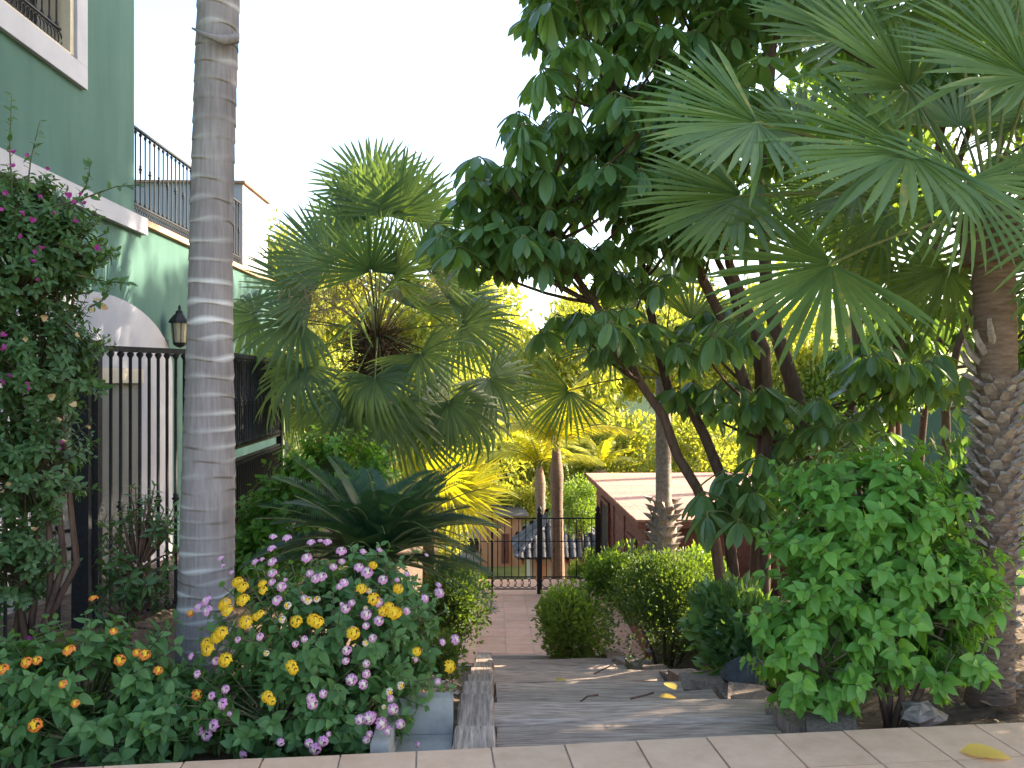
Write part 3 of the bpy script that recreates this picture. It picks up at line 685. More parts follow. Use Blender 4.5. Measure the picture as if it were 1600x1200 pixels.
m = MB(); m.box((sx0 - .03, sy0 - .03, szb), (sx0 + .049, sy0 + .049, szt - .001)); build('corner_post', m, M['shed'], sh)
for yy, w, z0, z1, nm, mt in ((11.9, .62, -1.9, -.85, 'window', 'glass'), (14.6, .9, -1.7, -.7, 'window', 'dark')):
    m = MB(); m.box((sx0 - .02, yy, z0), (sx0 - .013, yy + w, z1)); f = build(nm, m, M[mt], sh)
    m = MB(); m.box((sx0 - .05, yy - .07, z0 - .07), (sx0 - .0125, yy, z1 + .07)); m.box((sx0 - .05, yy + w, z0 - .07), (sx0 - .0125, yy + w + .07, z1 + .07)); m.box((sx0 - .05, yy + .001, z1), (sx0 - .0125, yy + w - .001, z1 + .07)); m.box((sx0 - .06, yy + .001, z0 - .07), (sx0 - .0125, yy + w - .001, z0)); build('frame', m, M['shed'], f)
for yy in (12.9, 14.0): m = MB(); m.box((sx0 - .028, yy, szb), (sx0 - .0125, yy + .05, szt - .02)); build('batten', m, M['shed'], sh)
m = MB(); m.box((sx0 - .18, sy0 - .25, szt), (sx1 + .2, sy1 + .2, szt + .09)); rf = build('roof', m, M['shed'], sh)
nr = 14; rw = (sy1 + .2 - sy0 + .25) / nr
for i in range(nr):
    y_ = sy0 - .25 + i * rw; m = MB(); m.box((sx0 - .2, y_ + .005, szt + .0905), (sx1 + .2, y_ + rw - .005, szt + .118), jit=.002); build('roof_board', m, M['shedroof'], rf)

# orange house and tiled pavilion below the gate
oh = thing('orange_house', P(775, 900, 23), 'orange rendered house wall seen through the garden gate', 'house')
a = P(748, 900, 23); b = P(815, 900, 23)
m = MB(); m.box((a[0], 23, -4), (b[0], 27, -2.2)); build('wall', m, M['orange'], oh)
m = MB(); m.box((a[0] - 3.2, 23.5, -4), (a[0] - .002, 27, -2.6)); build('wing', m, M['white'], oh)
m = MB(); q = P(738, 850, 23.4); m.box((q[0] - .25, 23.46, q[2] - .25), (q[0] + .2, 23.497, q[2] + .15)); build('window', m, M['dark'], oh)
m = MB(); q = P(790, 880, 22.9); m.box((q[0] - .12, 22.95, -3.6), (q[0] + .1, 22.997, -2.75)); build('shutter', m, M['shed'], oh)
m = MB()
zr0, zr1 = -2.2, -1.6
m.add([(a[0] - .3, 22.7, zr0), (b[0] + .2, 22.7, zr0), (b[0] + .2, 27.3, zr0), (a[0] - .3, 27.3, zr0), (a[0] + .3, 25, zr1), (b[0] - .3, 25, zr1)], [(0, 1, 5), (0, 5, 4), (1, 2, 5), (2, 3, 4), (2, 4, 5), (3, 0, 4), (0, 2, 1), (0, 3, 2)]); build('roof', m, M['rooftile'], oh)
pc = P(880, 862, 21); pv = thing('tiled_pavilion', (pc[0], 21, -4), 'small cream pavilion with dark barrel tile hipped roof below the gate', 'pavilion')
hw = 1.25; ez = pc[2]; az = P(882, 797, 21)[2] + .05; cx, cy = pc[0], 21 + .3
m = MB(); m.box((cx - hw * .72, cy - hw * .72, -4), (cx + hw * .72, cy + hw * .72, ez - .03)); wl = build('wall', m, M['cream_wall'], pv)
m = MB(); m.box((cx - .75, cy - hw * .72 - .03, -4), (cx - .5, cy - hw * .72 - .002, ez - .2)); build('door', m, M['orange'], pv)
m = MB(); m.add([(cx - hw, cy - hw, ez), (cx + hw, cy - hw, ez), (cx + hw, cy + hw, ez), (cx - hw, cy + hw, ez), (cx, cy, az)], [(0, 1, 4), (1, 2, 4), (2, 3, 4), (3, 0, 4), (0, 2, 1), (0, 3, 2)]); rf = build('roof', m, M['rooftile'], pv)
a_ = np.linspace(0, math.pi, 6); seg = []
tv = np.array([(.085 * math.cos(t) * (1 - .15 * e), e * .3, .07 * math.sin(t) * (1 - .15 * e)) for e in (0, 1) for t in a_]); tt = [t for j in range(5) for t in ((j, j + 1, j + 7), (j, j + 7, j + 6))]
tmesh = mesh_np('roof_tile', tv, tt, M['rooftile'], None, True); rpp = wpos(rf)
for face in range(4):
    for ix in range(-6, 7):
        off = ix * .19
        nrow = int((hw - abs(off)) / hw * 6) + 1
        for r_ in range(nrow):
            t = r_ / 6.0
            if abs(off) > hw * (1 - t) + .05: continue
            p = np.array([off, -hw * (1 - t) - .03, 0]); up = nrm(np.array([0, hw, az - ez])); z = ez + (az - ez) * t + .012 + .01
            R = rotz(face * math.pi / 2); w_ = R @ p + np.array([cx, cy, z])
            link('roof_tile', tmesh, rf, mat4=m4(w_ - rpp, R @ frame(up, (0, -(az - ez), hw)), 1))
mm = MB()
for sx, sy in ((-1, -1), (1, -1)): mm.tube([(cx + sx * hw, cy + sy * hw, ez + .05), (cx, cy, az + .06)], .07, 6)
build('ridge', mm, M['rooftile'], rf)
for k in range(7): 
    m = MB(); x_ = cx - hw * .9 + k * hw * .3; m.box((x_, cy - hw - .02, ez - .11), (x_ + .07, cy - hw * .73, ez - .025)); build('rafter_end', m, M['shed'], pv)

# teal boundary wall on the right
tp = P(1470, 600, 11.5); bw = thing('boundary_wall', (tp[0], 11.5, 0), 'pale green boundary wall with white coping behind the right palm trunk', 'wall')
m = MB(); m.box((tp[0] - .75, 11.5, -2.4), (tp[0] + 6, 11.7, 1.52)); build('wall', m, M['stucco'], bw)
m = MB(); m.box((tp[0] - .8, 11.45, 1.521), (tp[0] + 6.05, 11.75, 1.6)); build('coping', m, M['white'], bw)

# ------------------------------------------------------------------ ringed palm (left foreground)
def ringed_palm():
    base = P(316, 1068, 4.4); base[2] = -.25
    t = thing('ringed_palm', base, 'tall smooth palm trunk with pale rings, lantana at its foot', 'palm tree')
    zs_ = np.arange(0, 7.2, .0125); ctr = []; rad = []; ring = []
    spacing = []; z = 0
    while z < 7.3: spacing.append(z); z += .062 + .045 * min(1, z / 2.5) + U(-.01, .012)
    spacing = np.array(spacing)
    n = 40; V = []; RA = []
    for z in zs_:
        k = np.searchsorted(spacing, z, 'right') - 1; f = (z - spacing[k]) / (spacing[min(k + 1, len(spacing) - 1)] - spacing[k] + 1e-6)
        r0 = .109 + .050 * math.exp(-z / .9) + .018 * math.exp(-((z - 1.2) / .8) ** 2)
        r0 += .0045 * (1 - f) ** 2 - .002 * (f > .9)
        c = base + np.array([.022 * z + .008 * math.sin(z * 1.7), 0, z])
        for j in range(n):
            a = 2 * math.pi * j / n; dz = .008 * math.sin(a * 2 + k * 1.3) + .006 * math.sin(3 * a + k * 2.1)
            V.append(c + np.array([math.cos(a) * r0, math.sin(a) * r0, dz])); RA.append(max(0, 1 - f * 4.5) * (.55 + .45 * math.sin(k * 12.9 + a)))
    T = []; kk = len(zs_)
    for i in range(kk - 1):
        for j in range(n):
            a0 = i * n + j; a1 = i * n + (j + 1) % n; T += [(a0, a1, a1 + n), (a0, a1 + n, a0 + n)]
    me = mesh_np('trunk', np.array(V) - base, T, M['ring'], None, True)
    at = me.attributes.new('ring', 'FLOAT', 'POINT'); at.data.foreach_set('value', np.array(RA, dtype=np.float32))
    link('trunk', me, t)
    c = P(362, 66, 4.33); m = MB()
    m.tube([c + [-.2, -.03, .06], c + [-.1, -.075, .0], c + [-.02, -.07, -.02], c + [.025, -.02, .01], c + [.035, 0, .05]], [.006, .014, .028, .03, .008], 6); build('leaf_scar', m, M['ring'], t, True)
    fm = [pinnate(s, 50, 1, .012, .22, .3, .8, .4) for s in (3, 4)]; ms = [mesh_np('frond', v, tt_, [M['mid_tree'], M['petiole']], i, False) for v, tt_, i in fm]
    top = base + [.16, 0, 7.1]
    for k in range(14):
        a = k * 2.4; e = .2 + .9 * (k / 14)
        link('frond', ms[k % 2], t, mat4=m4(top - base, frame((math.cos(a) * math.cos(e), math.sin(a) * math.cos(e), math.sin(e)), (-math.cos(a) * math.sin(e), -math.sin(a) * math.sin(e), math.cos(e))), 2.1))
ringed_palm()

# ------------------------------------------------------------------ right fan palm
def right_palm():
    base = P(1545, 1112, 4.45); base[2] = -.32
    top = P(1546, 350, 4.4); t = thing('fan_palm', base, 'fan palm with stubbly leaf-base trunk and broad fans behind the green shrub', 'palm tree')
    cv = lambda s: base + (top - base) * s + np.array([.05 * math.sin(s * 3.0), 0, 0])
    ss = np.linspace(0, 1, 50); rad = np.interp(ss, [0, .12, .3, .5, .7, .74, .95, 1], [.135, .108, .098, .105, .098, .102, .108, .13]) * (1 + .03 * np.sin(ss * 160))
    m = MB(); m.tube([cv(s) for s in ss], rad, 20); build('trunk', m, M['palmtrunk'], t, True)
    bv = np.array([(-.035, 0, 0), (.035, 0, 0), (-.03, .05, .035), (.03, .05, .035), (-.022, .085, .055), (.022, .085, .055), (-.03, .03, -.01), (.03, .03, -.01), (-.018, .088, .03), (.018, .088, .03)])
    bt = [(0, 1, 3), (0, 3, 2), (2, 3, 5), (2, 5, 4), (4, 5, 9), (4, 9, 8), (8, 9, 7), (8, 7, 6), (0, 2, 6), (2, 8, 6), (2, 4, 8), (1, 7, 3), (3, 7, 9), (3, 9, 5)]
    bm = [mesh_np('leaf_base', bv * [1 + U(-.2, .2), 1 + U(-.2, .3), 1 + U(-.3, .5)] + rs.uniform(-.004, .004, bv.shape), bt, M['boot']) for _ in range(5)]
    k = 0; s = .22; cnt = 0
    for k in range(290):
        s = .06 + .63 * k / 290; a = k * 2.399
        c = cv(s); r = np.interp(s, ss, rad); o_ = np.array([math.cos(a), math.sin(a), 0])
        sc = .38 + .42 * min(1, max(0, (s - .18) / .3))
        link('leaf_base', bm[k % 5], t, mat4=m4(c + o_ * (r - .012) - base, frame(np.array([0, 0, 1]) + o_ * .28 + rs.normal(size=3) * .06, o_ * 1.0 + np.array([0, 0, -.2])), sc * U(.85, 1.15)))
    for k in range(4):  # stray stubs at the top of the stubbly part
        a = 2.6 + k * .45; c = cv(.70 + .02 * k); o_ = np.array([math.cos(a), math.sin(a), 0]); m = MB()
        m.tube([c + o_ * .08, c + o_ * .14 + [0, 0, .06], c + o_ * .17 + [0, 0, .13]], [.024, .02, .012], 5); build('stub', m, M['boot'], t)
    m = MB()
    for k in range(200):
        a = U(0, 6.28); z = U(-.22, .12); o_ = np.array([math.cos(a), math.sin(a), 0]); p = top + o_ * .12 + [0, 0, z]
        m.tube([p, p + o_ * U(.05, .14) + [0, 0, U(-.12, .12)]], [.004, .001], 3, cap=False)
    m.tube([top + [0, 0, -.22], top + [0, 0, 0], top + [0, 0, .16]], [.14, .15, .06], 12); f_ = build('crown_fibre', m, M['fibre'], t); f_['kind'] = 'stuff'
    H = top + [0, 0, .05]
    # hub pixel, depth, axis end pixel, depth, blade length, variant, facing
    L = [(1420, 138, 4.25, 1290, 20, 4.1, .78, 0, (-.1, -.8, .6)), (1184, 192, 3.95, 1000, 205, 3.85, .66, 6, (.1, -.75, .65)), (1420, 236, 3.75, 1215, 262, 3.6, .74, 7, (.05, -.75, .7)),
         (1160, 306, 4.35, 1000, 350, 4.3, .66, 6, (.1, -.7, .7)), (1508, 284, 3.65, 1500, 400, 3.5, .5, 1, (0, -.8, .6)), (1300, 412, 4.0, 1170, 490, 3.9, .66, 7, (.1, -.75, .65)),
         (1610, 122, 3.9, 1440, 70, 3.8, .76, 7, (-.1, -.8, .6)), (1545, 60, 4.9, 1530, -60, 5.0, .7, 0, (0, -.9, .3)), (1690, 330, 4.0, 1640, 470, 3.9, .6, 1, (0, -.8, .6)),
         (1330, 60, 4.9, 1230, -60, 5.1, .7, 0, (0, -.8, .5)), (1390, 330, 4.9, 1290, 420, 5.0, .62, 1, (.1, -.5, .8)), (1480, 420, 4.7, 1450, 520, 4.8, .55, 3, (0, -.6, .6)),
         (1250, 210, 4.8, 1100, 190, 4.9, .65, 2, (0, -.6, .8)), (1660, 420, 4.4, 1590, 470, 4.2, .5, 3, (0, -.7, .6)), (1600, -40, 4.3, 1560, -180, 4.2, .75, 0, (0, -.9, .3)),
         (1480, -20, 4.5, 1420, -170, 4.5, .75, 2, (0, -.8, .4)), (1760, 60, 4.6, 1900, -20, 4.6, .75, 0, (0, -.5, .8)), (1750, 250, 4.8, 1900, 280, 4.9, .7, 1, (0, -.5, .8)),
         (1640, 180, 5.3, 1700, 90, 5.7, .7, 0, (0, .3, 1)), (1500, 200, 5.3, 1450, 120, 5.8, .7, 2, (0, .3, 1)), (1400, 420, 4.95, 1360, 520, 5.1, .55, 5, (0, -.4, .5)), (1340, 300, 4.55, 1210, 330, 4.6, .6, 4, (0, -.5, .8))]
    for hx, hy, hd, ax_, ay_, ad, Ln, k, nr_ in L:
        hub = P(hx, hy, hd); put_fan(t, H, hub, P(ax_, ay_, ad) - hub, nr_, Ln, k, 'fan')
    return t
right_palm()

# ------------------------------------------------------------------ middle windmill palm
def mid_palm():
    d = 9.3; base = P(592, 900, d); base[2] = ground(base[0], base[1]) - .1; heart = P(590, 535, d)
    t = thing('windmill_palm', base, 'bushy fan palm with tan flower clusters and backlit top fans', 'palm tree')
    m = MB(); n = 30; ss = np.linspace(0, 1, n)
    m.tube([base + (heart - base) * s for s in ss], .15 * (1 + .05 * np.sin(ss * 90)) * np.interp(ss, [0, .7, .9, 1], [1.1, 1, 1.25, 1.0]), 14); build('trunk', m, M['fibre'], t, True)
    m = MB()
    for k in range(420):
        a = U(0, 6.28); e = U(-.5, 1.1); o_ = np.array([math.cos(a) * math.cos(e), math.sin(a) * math.cos(e), math.sin(e)]); p = heart + np.array([o_[0] * .15, o_[1] * .15, U(-.45, .15)])
        m.tube([p, p + o_ * U(.15, .5)], [.009, .002], 3, cap=False)
    f_ = build('crown_fibre', m, M['fibre'], t); f_['kind'] = 'stuff'
    hubs = [(565, 345, 0, 9.3), (600, 325, 0, 9.5), (622, 335, 2, 9.2), (648, 350, 0, 9.6), (540, 370, 2, 9.5), (582, 300, 2, 9.7), (579, 424, 0, 8.7), (516, 412, 4, 9.1), (614, 430, 2, 8.8), (672, 424, 4, 9.2), (488, 459, 4, 9.0),
            (586, 478, 1, 8.35), (469, 505, 3, 8.9), (400, 492, 5, 9.2), (656, 553, 1, 8.5), (722, 508, 3, 9.1), (764, 590, 1, 9.3), (474, 574, 3, 8.7), (586, 590, 5, 8.3), (543, 615, 5, 8.5), (603, 642, 5, 8.4), (700, 628, 3, 8.8), (480, 640, 5, 9.2),
            (735, 640, 5, 9.4), (440, 560, 3, 9.6), (640, 480, 4, 9.9), (680, 580, 3, 10.0), (640, 620, 5, 9.6), (700, 470, 2, 9.8), (650, 660, 5, 8.8)]
    for hx, hy, k, hd in hubs:
        hub = P(hx, hy, hd); ax = nrm(hub - heart); 
        dn = (hy - 480) / 200.0
        ax = nrm(ax + np.array([0, 0, -.75 * max(0, dn + .35)]) + rs.normal(size=3) * .08)
        side = np.array([0, -1.0, .55]) if hy < 560 else np.array([ax[0] * .6, -.8 + ax[1] * .3, .5])
        put_fan(t, heart + [0, 0, .1], hub, ax, side + rs.normal(size=3) * .22, U(.66, .84), {0: 8, 2: 8, 4: 8, 1: 9, 3: 10, 5: 11}[k], 'fan_mid', sag=.05)
    for px, py, dd in ((500, 468, 8.9), (660, 445, 9.0), (560, 440, 9.2), (475, 490, 9.2)):
        c = P(px, py, dd); m = MB()
        m.tube([heart, (heart + c) / 2 + [0, 0, .25], c], [.02, .014, .008], 5)
        for k in range(330):
            o_ = rs.normal(size=3) * [.24, .2, .1]; p = c + o_; e = p + rs.normal(size=3) * .05 + [0, 0, -.03]
            m.tube([p, e], [.004, .003], 3, cap=False)
        f_ = build('flower_cluster', m, M['tan'], t); f_['kind'] = 'stuff'
mid_palm()

# small stubbly palm in front of the shed
def small_palm():
    d = 9.0; base = P(1038, 960, d); base[2] = ground(base[0], base[1]) - .05; top = P(1036, 590, d)
    t = thing('stubby_fan_palm', base, 'young palm with cut leaf stubs standing before the red shed', 'palm tree')
    m = MB(); ss = np.linspace(0, 1, 20); m.tube([base + (top - base) * s for s in ss], np.interp(ss, [0, .5, .58, 1], [.14, .15, .09, .085]), 12); build('trunk', m, M['boot'], t, True)
    bv = np.array([(-.035, 0, 0), (.035, 0, 0), (-.028, .07, .04), (.028, .07, .04), (-.03, .04, -.01), (.03, .04, -.01)]); bt = [(0, 1, 3), (0, 3, 2), (2, 3, 5), (2, 5, 4), (0, 2, 4), (1, 5, 3)]
    bm = mesh_np('leaf_base', bv * 1.3, bt, M['boot'])
    for k in range(120):
        s = .02 + .55 * k / 120; a = k * 2.399; o_ = np.array([math.cos(a), math.sin(a), 0])
        link('leaf_base', bm, t, mat4=m4(base + (top - base) * s + o_ * .13 - base, frame(np.array([0, 0, 1]) + o_ * .35, o_ + np.array([0, 0, -.2])), U(.9, 1.3)))
    for k, (hx, hy, hd) in enumerate([(890, 610, 8.6), (950, 540, 8.7), (1000, 470, 9.1), (1080, 500, 9.2), (1130, 520, 9.3), (1050, 440, 9.7), (960, 560, 9.9)]):
        hub = P(hx, hy, hd); ax = nrm(nrm(hub - top) + [0, 0, -.5]); put_fan(t, top, hub, ax, (0, -.7, .7), .7, [4, 1, 0, 2, 1, 0, 1][k], 'fan')
small_palm()

# ------------------------------------------------------------------ umbrella trees
UMB_ME = None
def umbrella_tree(name, label, base, stems, spots, branch_r=.018, nleaf=(6, 9), sc=1.0, limit=300):
    """stems: list of polylines (world pts) with radii; spots: rosette centres"""
    global UMB_ME
    t = thing(name, base, label, 'tree'); allp = []
    for pts, r0, r1 in stems:
        pts = np.array(pts); k = 12; q = np.linspace(0, len(pts) - 1, k); f = np.array([np.interp(q, range(len(pts)), pts[:, i]) for i in range(3)]).T
        f[1:-1] += rs.normal(size=(k - 2, 3)) * .015
        m = MB(); m.tube(f, np.linspace(r0, r1, k), 9); build('trunk', m, M['bark'], t, True); allp += list(f[3:])
    allp = np.array(allp); items = []; m = MB()
    for c in spots:
        dz = allp[:, 2] - c[2]; dist = np.linalg.norm(allp - c, axis=1) + 3 * np.maximum(0, dz + .25)
        p = allp[np.argmin(dist)]; mid = p * .45 + c * .55 + np.array([0, 0, -.12 * np.linalg.norm(c - p)])
        m.tube([(1 - s) ** 2 * p + 2 * s * (1 - s) * mid + s * s * c for s in np.linspace(0, 1, 6)], np.linspace(branch_r, .009, 6), 5, cap=False)
        n = rs.randint(*nleaf); ph = U(0, 6.28)
        for k in range(n):
            a = ph + k * 2.399; up = U(-.25, .75)
            Rm = rotz(a) @ rotx(up * .7) @ rotz(U(-.1, .1))
            items.append((c + np.array([0, 0, -.02 * k + .05]), Rm, sc * U(.68, 1.12), rs.randint(len(UMB))))
    o = build('branches', m, M['bark'], t, True); o['kind'] = 'stuff'
    if UMB_ME is None: UMB_ME = [mesh_np('leaf', v[0], v[1], [M['schef'], M['petiole']], v[2], True) for v in UMB]
    place(t, 'leaf', UMB, items, [M['schef'], M['petiole']], limit, True, 'foliage', UMB_ME)
    return t
def inpoly(x, y, poly):
    c = False; j = len(poly) - 1
    for i in range(len(poly)):
        xi, yi = poly[i]; xj, yj = poly[j]
        if (yi > y) != (yj > y) and x < (xj - xi) * (y - yi) / (yj - yi) + xi: c = not c
        j = i
    return c
def fill(poly, n, d0, d1, mind=.3, avoid=()):
    xs_ = [p[0] for p in poly]; ys_ = [p[1] for p in poly]; out = []
    tries = 0
    while len(out) < n and tries < 20000:
        tries += 1; x, y = U(min(xs_), max(xs_)), U(min(ys_), max(ys_))
        if not inpoly(x, y, poly) or any((x - ax) ** 2 + (y - ay) ** 2 < r * r for ax, ay, r in avoid): continue
        p = P(x, y, U(d0, d1))
        if all(np.linalg.norm(p - q) > mind for q in out): out.append(p)
    return out
polyA = [(830, -330), (810, -60), (835, 60), (850, 150), (760, 235), (735, 300), (745, 400), (800, 470), (850, 540), (905, 580), (960, 610), (1040, 590), (1120, 600), (1110, 560), (1090, 420), (1180, 300), (1230, 120), (1260, -150), (1150, -350)]
spA = fill([(725, 300), (860, 250), (900, 420), (800, 460), (735, 410)], 9, 6.3, 7.2, .3) + fill([(860, 180), (1000, 200), (1060, 330), (900, 330)], 8, 6.3, 7.6, .34) + fill([(800, -60), (845, 120), (960, 190), (1180, 200), (1240, -60)], 15, 6.2, 7.8, .36) + fill(polyA, 66, 6.0, 8.0, .42, avoid=((905, 300, 36), (1075, 420, 45), (1010, 560, 25), (880, 480, 25)))
b0 = P(1150, 930, 7.0); b0[2] = ground(b0[0], b0[1]) - .1
umbrella_tree('umbrella_tree', 'large umbrella tree with drooping glossy leaflets leaning over the steps', b0,
    [([b0, P(1110, 800, 7), P(1050, 690, 6.9), P(985, 560, 6.9), P(900, 430, 6.9), P(850, 330, 7.0)], .055, .022), ([b0 + [.12, .1, 0], P(1130, 760, 7.2), P(1085, 640, 7.2), P(1040, 610, 7.3), P(1000, 400, 7.4), P(960, 150, 7.3), P(965, -150, 7.2)], .055, .028),
     ([b0 + [.2, .25, 0], P(1190, 700, 7.5), P(1150, 540, 7.5), P(1080, 400, 7.5), P(1030, 150, 7.6), P(1015, -40, 7.6), P(1010, -250, 7.7)], .06, .03), ([b0 + [.25, .05, 0], P(1200, 560, 7.3), P(1130, 380, 7.3), P(1120, 100, 7.4), P(1130, -250, 7.5)], .055, .025)], spA)
b1 = P(1270, 900, 7.8); b1[2] = ground(b1[0], b1[1]) - .1
spB = fill([(1060, 520), (1110, 430), (1190, 520), (1330, 560), (1450, 560), (1470, 640), (1420, 700), (1300, 720), (1180, 760), (1110, 740), (1080, 640)], 16, 6.3, 8.2, .3) + fill([(1110, 740), (1180, 740), (1190, 830), (1130, 830)], 4, 6.0, 6.8, .25) + fill([(1180, -200), (1560, -300), (1600, 60), (1480, 180), (1300, 300), (1180, 260)], 36, 7.0, 9.5, .45)
umbrella_tree('umbrella_tree', 'umbrella tree with thick bare brown stems behind the green shrub', b1,
    [([b1, P(1262, 690, 7.8), P(1225, 560, 7.8), P(1190, 420, 7.9), P(1200, 100, 8.0), P(1230, -200, 8.0)], .095, .04), ([b1 + [-.4, -.1, 0], P(1200, 700, 7.4), P(1180, 560, 7.4), P(1150, 470, 7.5), P(1110, 380, 7.6)], .06, .025), ([b1 + [.3, .2, 0], P(1330, 640, 8.2), P(1335, 480, 8.2), P(1360, 100, 8.4)], .06, .03)], spB)
b2 = P(1385, 880, 8.2); b2[2] = ground(b2[0], b2[1]) - .1
spC = fill([(1380, 460), (1480, 430), (1500, 560), (1420, 560)], 5, 8.2, 9.2, .3) + fill([(1560, 430), (1700, 380), (1700, 640), (1590, 600)], 9, 6.5, 8, .3) + fill([(1400, -250), (1750, -300), (1800, 300), (1650, 330), (1480, 150)], 30, 7.5, 10, .5)
umbrella_tree('umbrella_tree', 'umbrella tree with paired leaning stems in front of the boundary wall', b2,
    [([b2, P(1385, 660, 8.2), P(1410, 500, 8.2), P(1440, 400, 8.3), P(1500, 50, 8.5)], .075, .035), ([b2 + [.15, .1, 0], P(1400, 560, 8.3), P(1440, 440, 8.4), P(1560, 60, 8.6)], .055, .03), ([b2 + [.45, .2, 0], P(1440, 640, 8.6), P(1480, 500, 8.6), P(1560, 250, 8.7)], .045, .025), ([b2 + [.5, -.2, 0], P(1475, 650, 8.0), P(1500, 530, 8.0), P(1600, 300, 8.0)], .05, .03)], spC)

# ------------------------------------------------------------------ shrubs in the beds
def leafy(name, label, cat, base, groups, leafset, mat, ll, droop=.35, limit=300, twr=(.006, .002), twmat='twig', extra=None, group=None):
    t = thing(name, base, label, cat, group); items = []; tws = []
    for c, rad, ntw, nl in groups:
        a, b = twig_bush(c, rad, ntw, nl, ll, droop=droop); items += a; tws += b
    if extra: a, b = extra; items += a; tws += b
    place(t, 'leaf', leafset, items, M[mat], limit)
    twig_part(t, tws, twr[0], twr[1], M[twmat])
    return t
def gnd(px, d, dz=0): p = P(px, 900, d); p[2] = ground(p[0], p[1]) + dz; return p

# green shrub, right foreground
b = gnd(1395, 3.95)
gs = leafy('green_shrub', 'bright green leafy shrub with pointed leaves on the pavement edge', 'shrub', b,
    [(P(1365, 900, 4.05), (.66, .45, .6), 230, 12), (P(1350, 800, 4.1), (.55, .42, .42), 110, 12), (P(1280, 1010, 3.95), (.4, .32, .36), 60, 12), (P(1490, 960, 3.9), (.24, .28, .42), 44, 12)], LEAF_HEART, 'shrub', .095, droop=.5)
m = MB()
for px, py in ((1405, 1030), (1330, 960), (1480, 960), (1370, 880)): m.tube([b + [U(-.05, .05), U(-.05, .05), -.05], (b + P(px, py, 3.95)) / 2 + [.03, 0, .02], P(px, py, 3.95)], [.022, .017, .01], 6)
build('stem', m, M['bark'], gs, True)

def floret_head(seed, outer=0, inner=1, n=17):
    r = np.random.RandomState(seed); mb = MB()
    for k in range(n):
        f = k / (n - 1); e = math.pi / 2 - 1.5 * math.sqrt(f); a = k * 2.399
        d = np.array([math.cos(a) * math.cos(e), math.sin(a) * math.cos(e), math.sin(e)]); R = frame(nrm(np.cross(d, [.3, .2, 1])), d)
        c = d * np.array([1, 1, .7]); s = .5 * r.uniform(.85, 1.15)
        V = [c + d * .05] + [c + R @ np.array([math.cos(q) * s * w, math.sin(q) * s * w, .0]) for q, w in zip(np.arange(8) * math.pi / 4, [1, .55] * 4)]
        mb.add(V, [(0, i + 1, (i + 1) % 8 + 1) for i in range(8)], inner if f < .14 else outer)
    mb.tube([(0, 0, .5), (0, 0, -1.6)], [.1, .07], 4, 2)
    return mb.arr()
HEAD = [floret_head(s) for s in (1, 2, 3)]
def heads(parent, pts, c, rad, mats, size, meshes={}):
    key = tuple(m.name for m in mats)
    if key not in meshes: meshes[key] = [mesh_np('flower_head', v, t, mats, i, True) for v, t, i in HEAD]
    c = np.asarray(c); rad = np.asarray(rad); pp = wpos(parent)
    for px, py in pts:
        d = ray(px, py); o = (CAM - c) / rad; q = d / rad; A_ = q @ q; B_ = 2 * o @ q; C_ = o @ o - 1.0; D_ = B_ * B_ - 4 * A_ * C_
        s = (-B_ - math.sqrt(D_)) / (2 * A_) if D_ > 0 else -(o @ q) / A_
        p = CAM + d * s; n = nrm(nrm((p - c) / rad) + np.array([0, -.35, .5]) + rs.normal(size=3) * .2)
        link('flower_head', meshes[key][rs.randint(3)], parent, mat4=m4(p + n * .03 - pp, frame(nrm(np.cross(n, [1, .2, .1])), n), size * U(.6, 1.15)))
# pink and yellow lantana
lc = P(510, 1030, 4.0); lr = np.array([.64, .5, .52]); b = gnd(510, 4.0)
lt = leafy('lantana', 'pink and yellow flowering lantana bush at the foot of the ringed palm', 'flower bush', b,
    [(lc, lr, 190, 12), (P(430, 1100, 3.75), (.5, .3, .3), 80, 12), (P(560, 1110, 3.75), (.28, .25, .22), 40, 10), (P(640, 990, 4.2), (.25, .25, .28), 34, 10), (P(560, 920, 4.3), (.4, .3, .25), 50, 10)], LEAF_HEART, 'lantana', .075, droop=.35)
pk = [(427, 848), (450, 850), (428, 866), (404, 885), (429, 903), (430, 885), (500, 855), (511, 856), (532, 870), (487, 857), (565, 870), (590, 868), (480, 880), (520, 893), (534, 885), (496, 910), (505, 908), (535, 919), (443, 921), (438, 944), (476, 938), (540, 956), (560, 895), (572, 902), (597, 913), (681, 922), (682, 932), (658, 941), (571, 966), (571, 983), (590, 975), (588, 948), (479, 1002), (544, 1020), (540, 1036), (571, 1038), (550, 1062), (570, 1055), (685, 1008), (705, 1003), (564, 1071), (358, 1078), (357, 1100), (343, 1132), (322, 1137), (330, 1147), (490, 1090), (503, 1085), (487, 1100), (605, 1090), (612, 1105), (560, 1125), (577, 1122), (590, 1130), (603, 1140), (575, 1143), (485, 1158), (509, 1152), (495, 1165), (385, 1172), (622, 1130), (318, 955), (330, 945), (332, 960), (309, 1027), (316, 1055)]
yl = [(383, 925), (375, 917), (415, 920), (417, 928), (358, 950), (360, 960), (384, 945), (388, 976), (405, 968), (412, 965), (352, 992), (345, 1000), (330, 1010), (332, 1016), (357, 1033), (492, 973), (497, 978), (466, 975), (456, 1040), (461, 1048), (428, 1092), (420, 1088), (580, 940), (605, 955), (612, 963), (618, 965), (598, 958), (550, 995), (648, 1024), (620, 925), (581, 890), (562, 927), (696, 1043)]
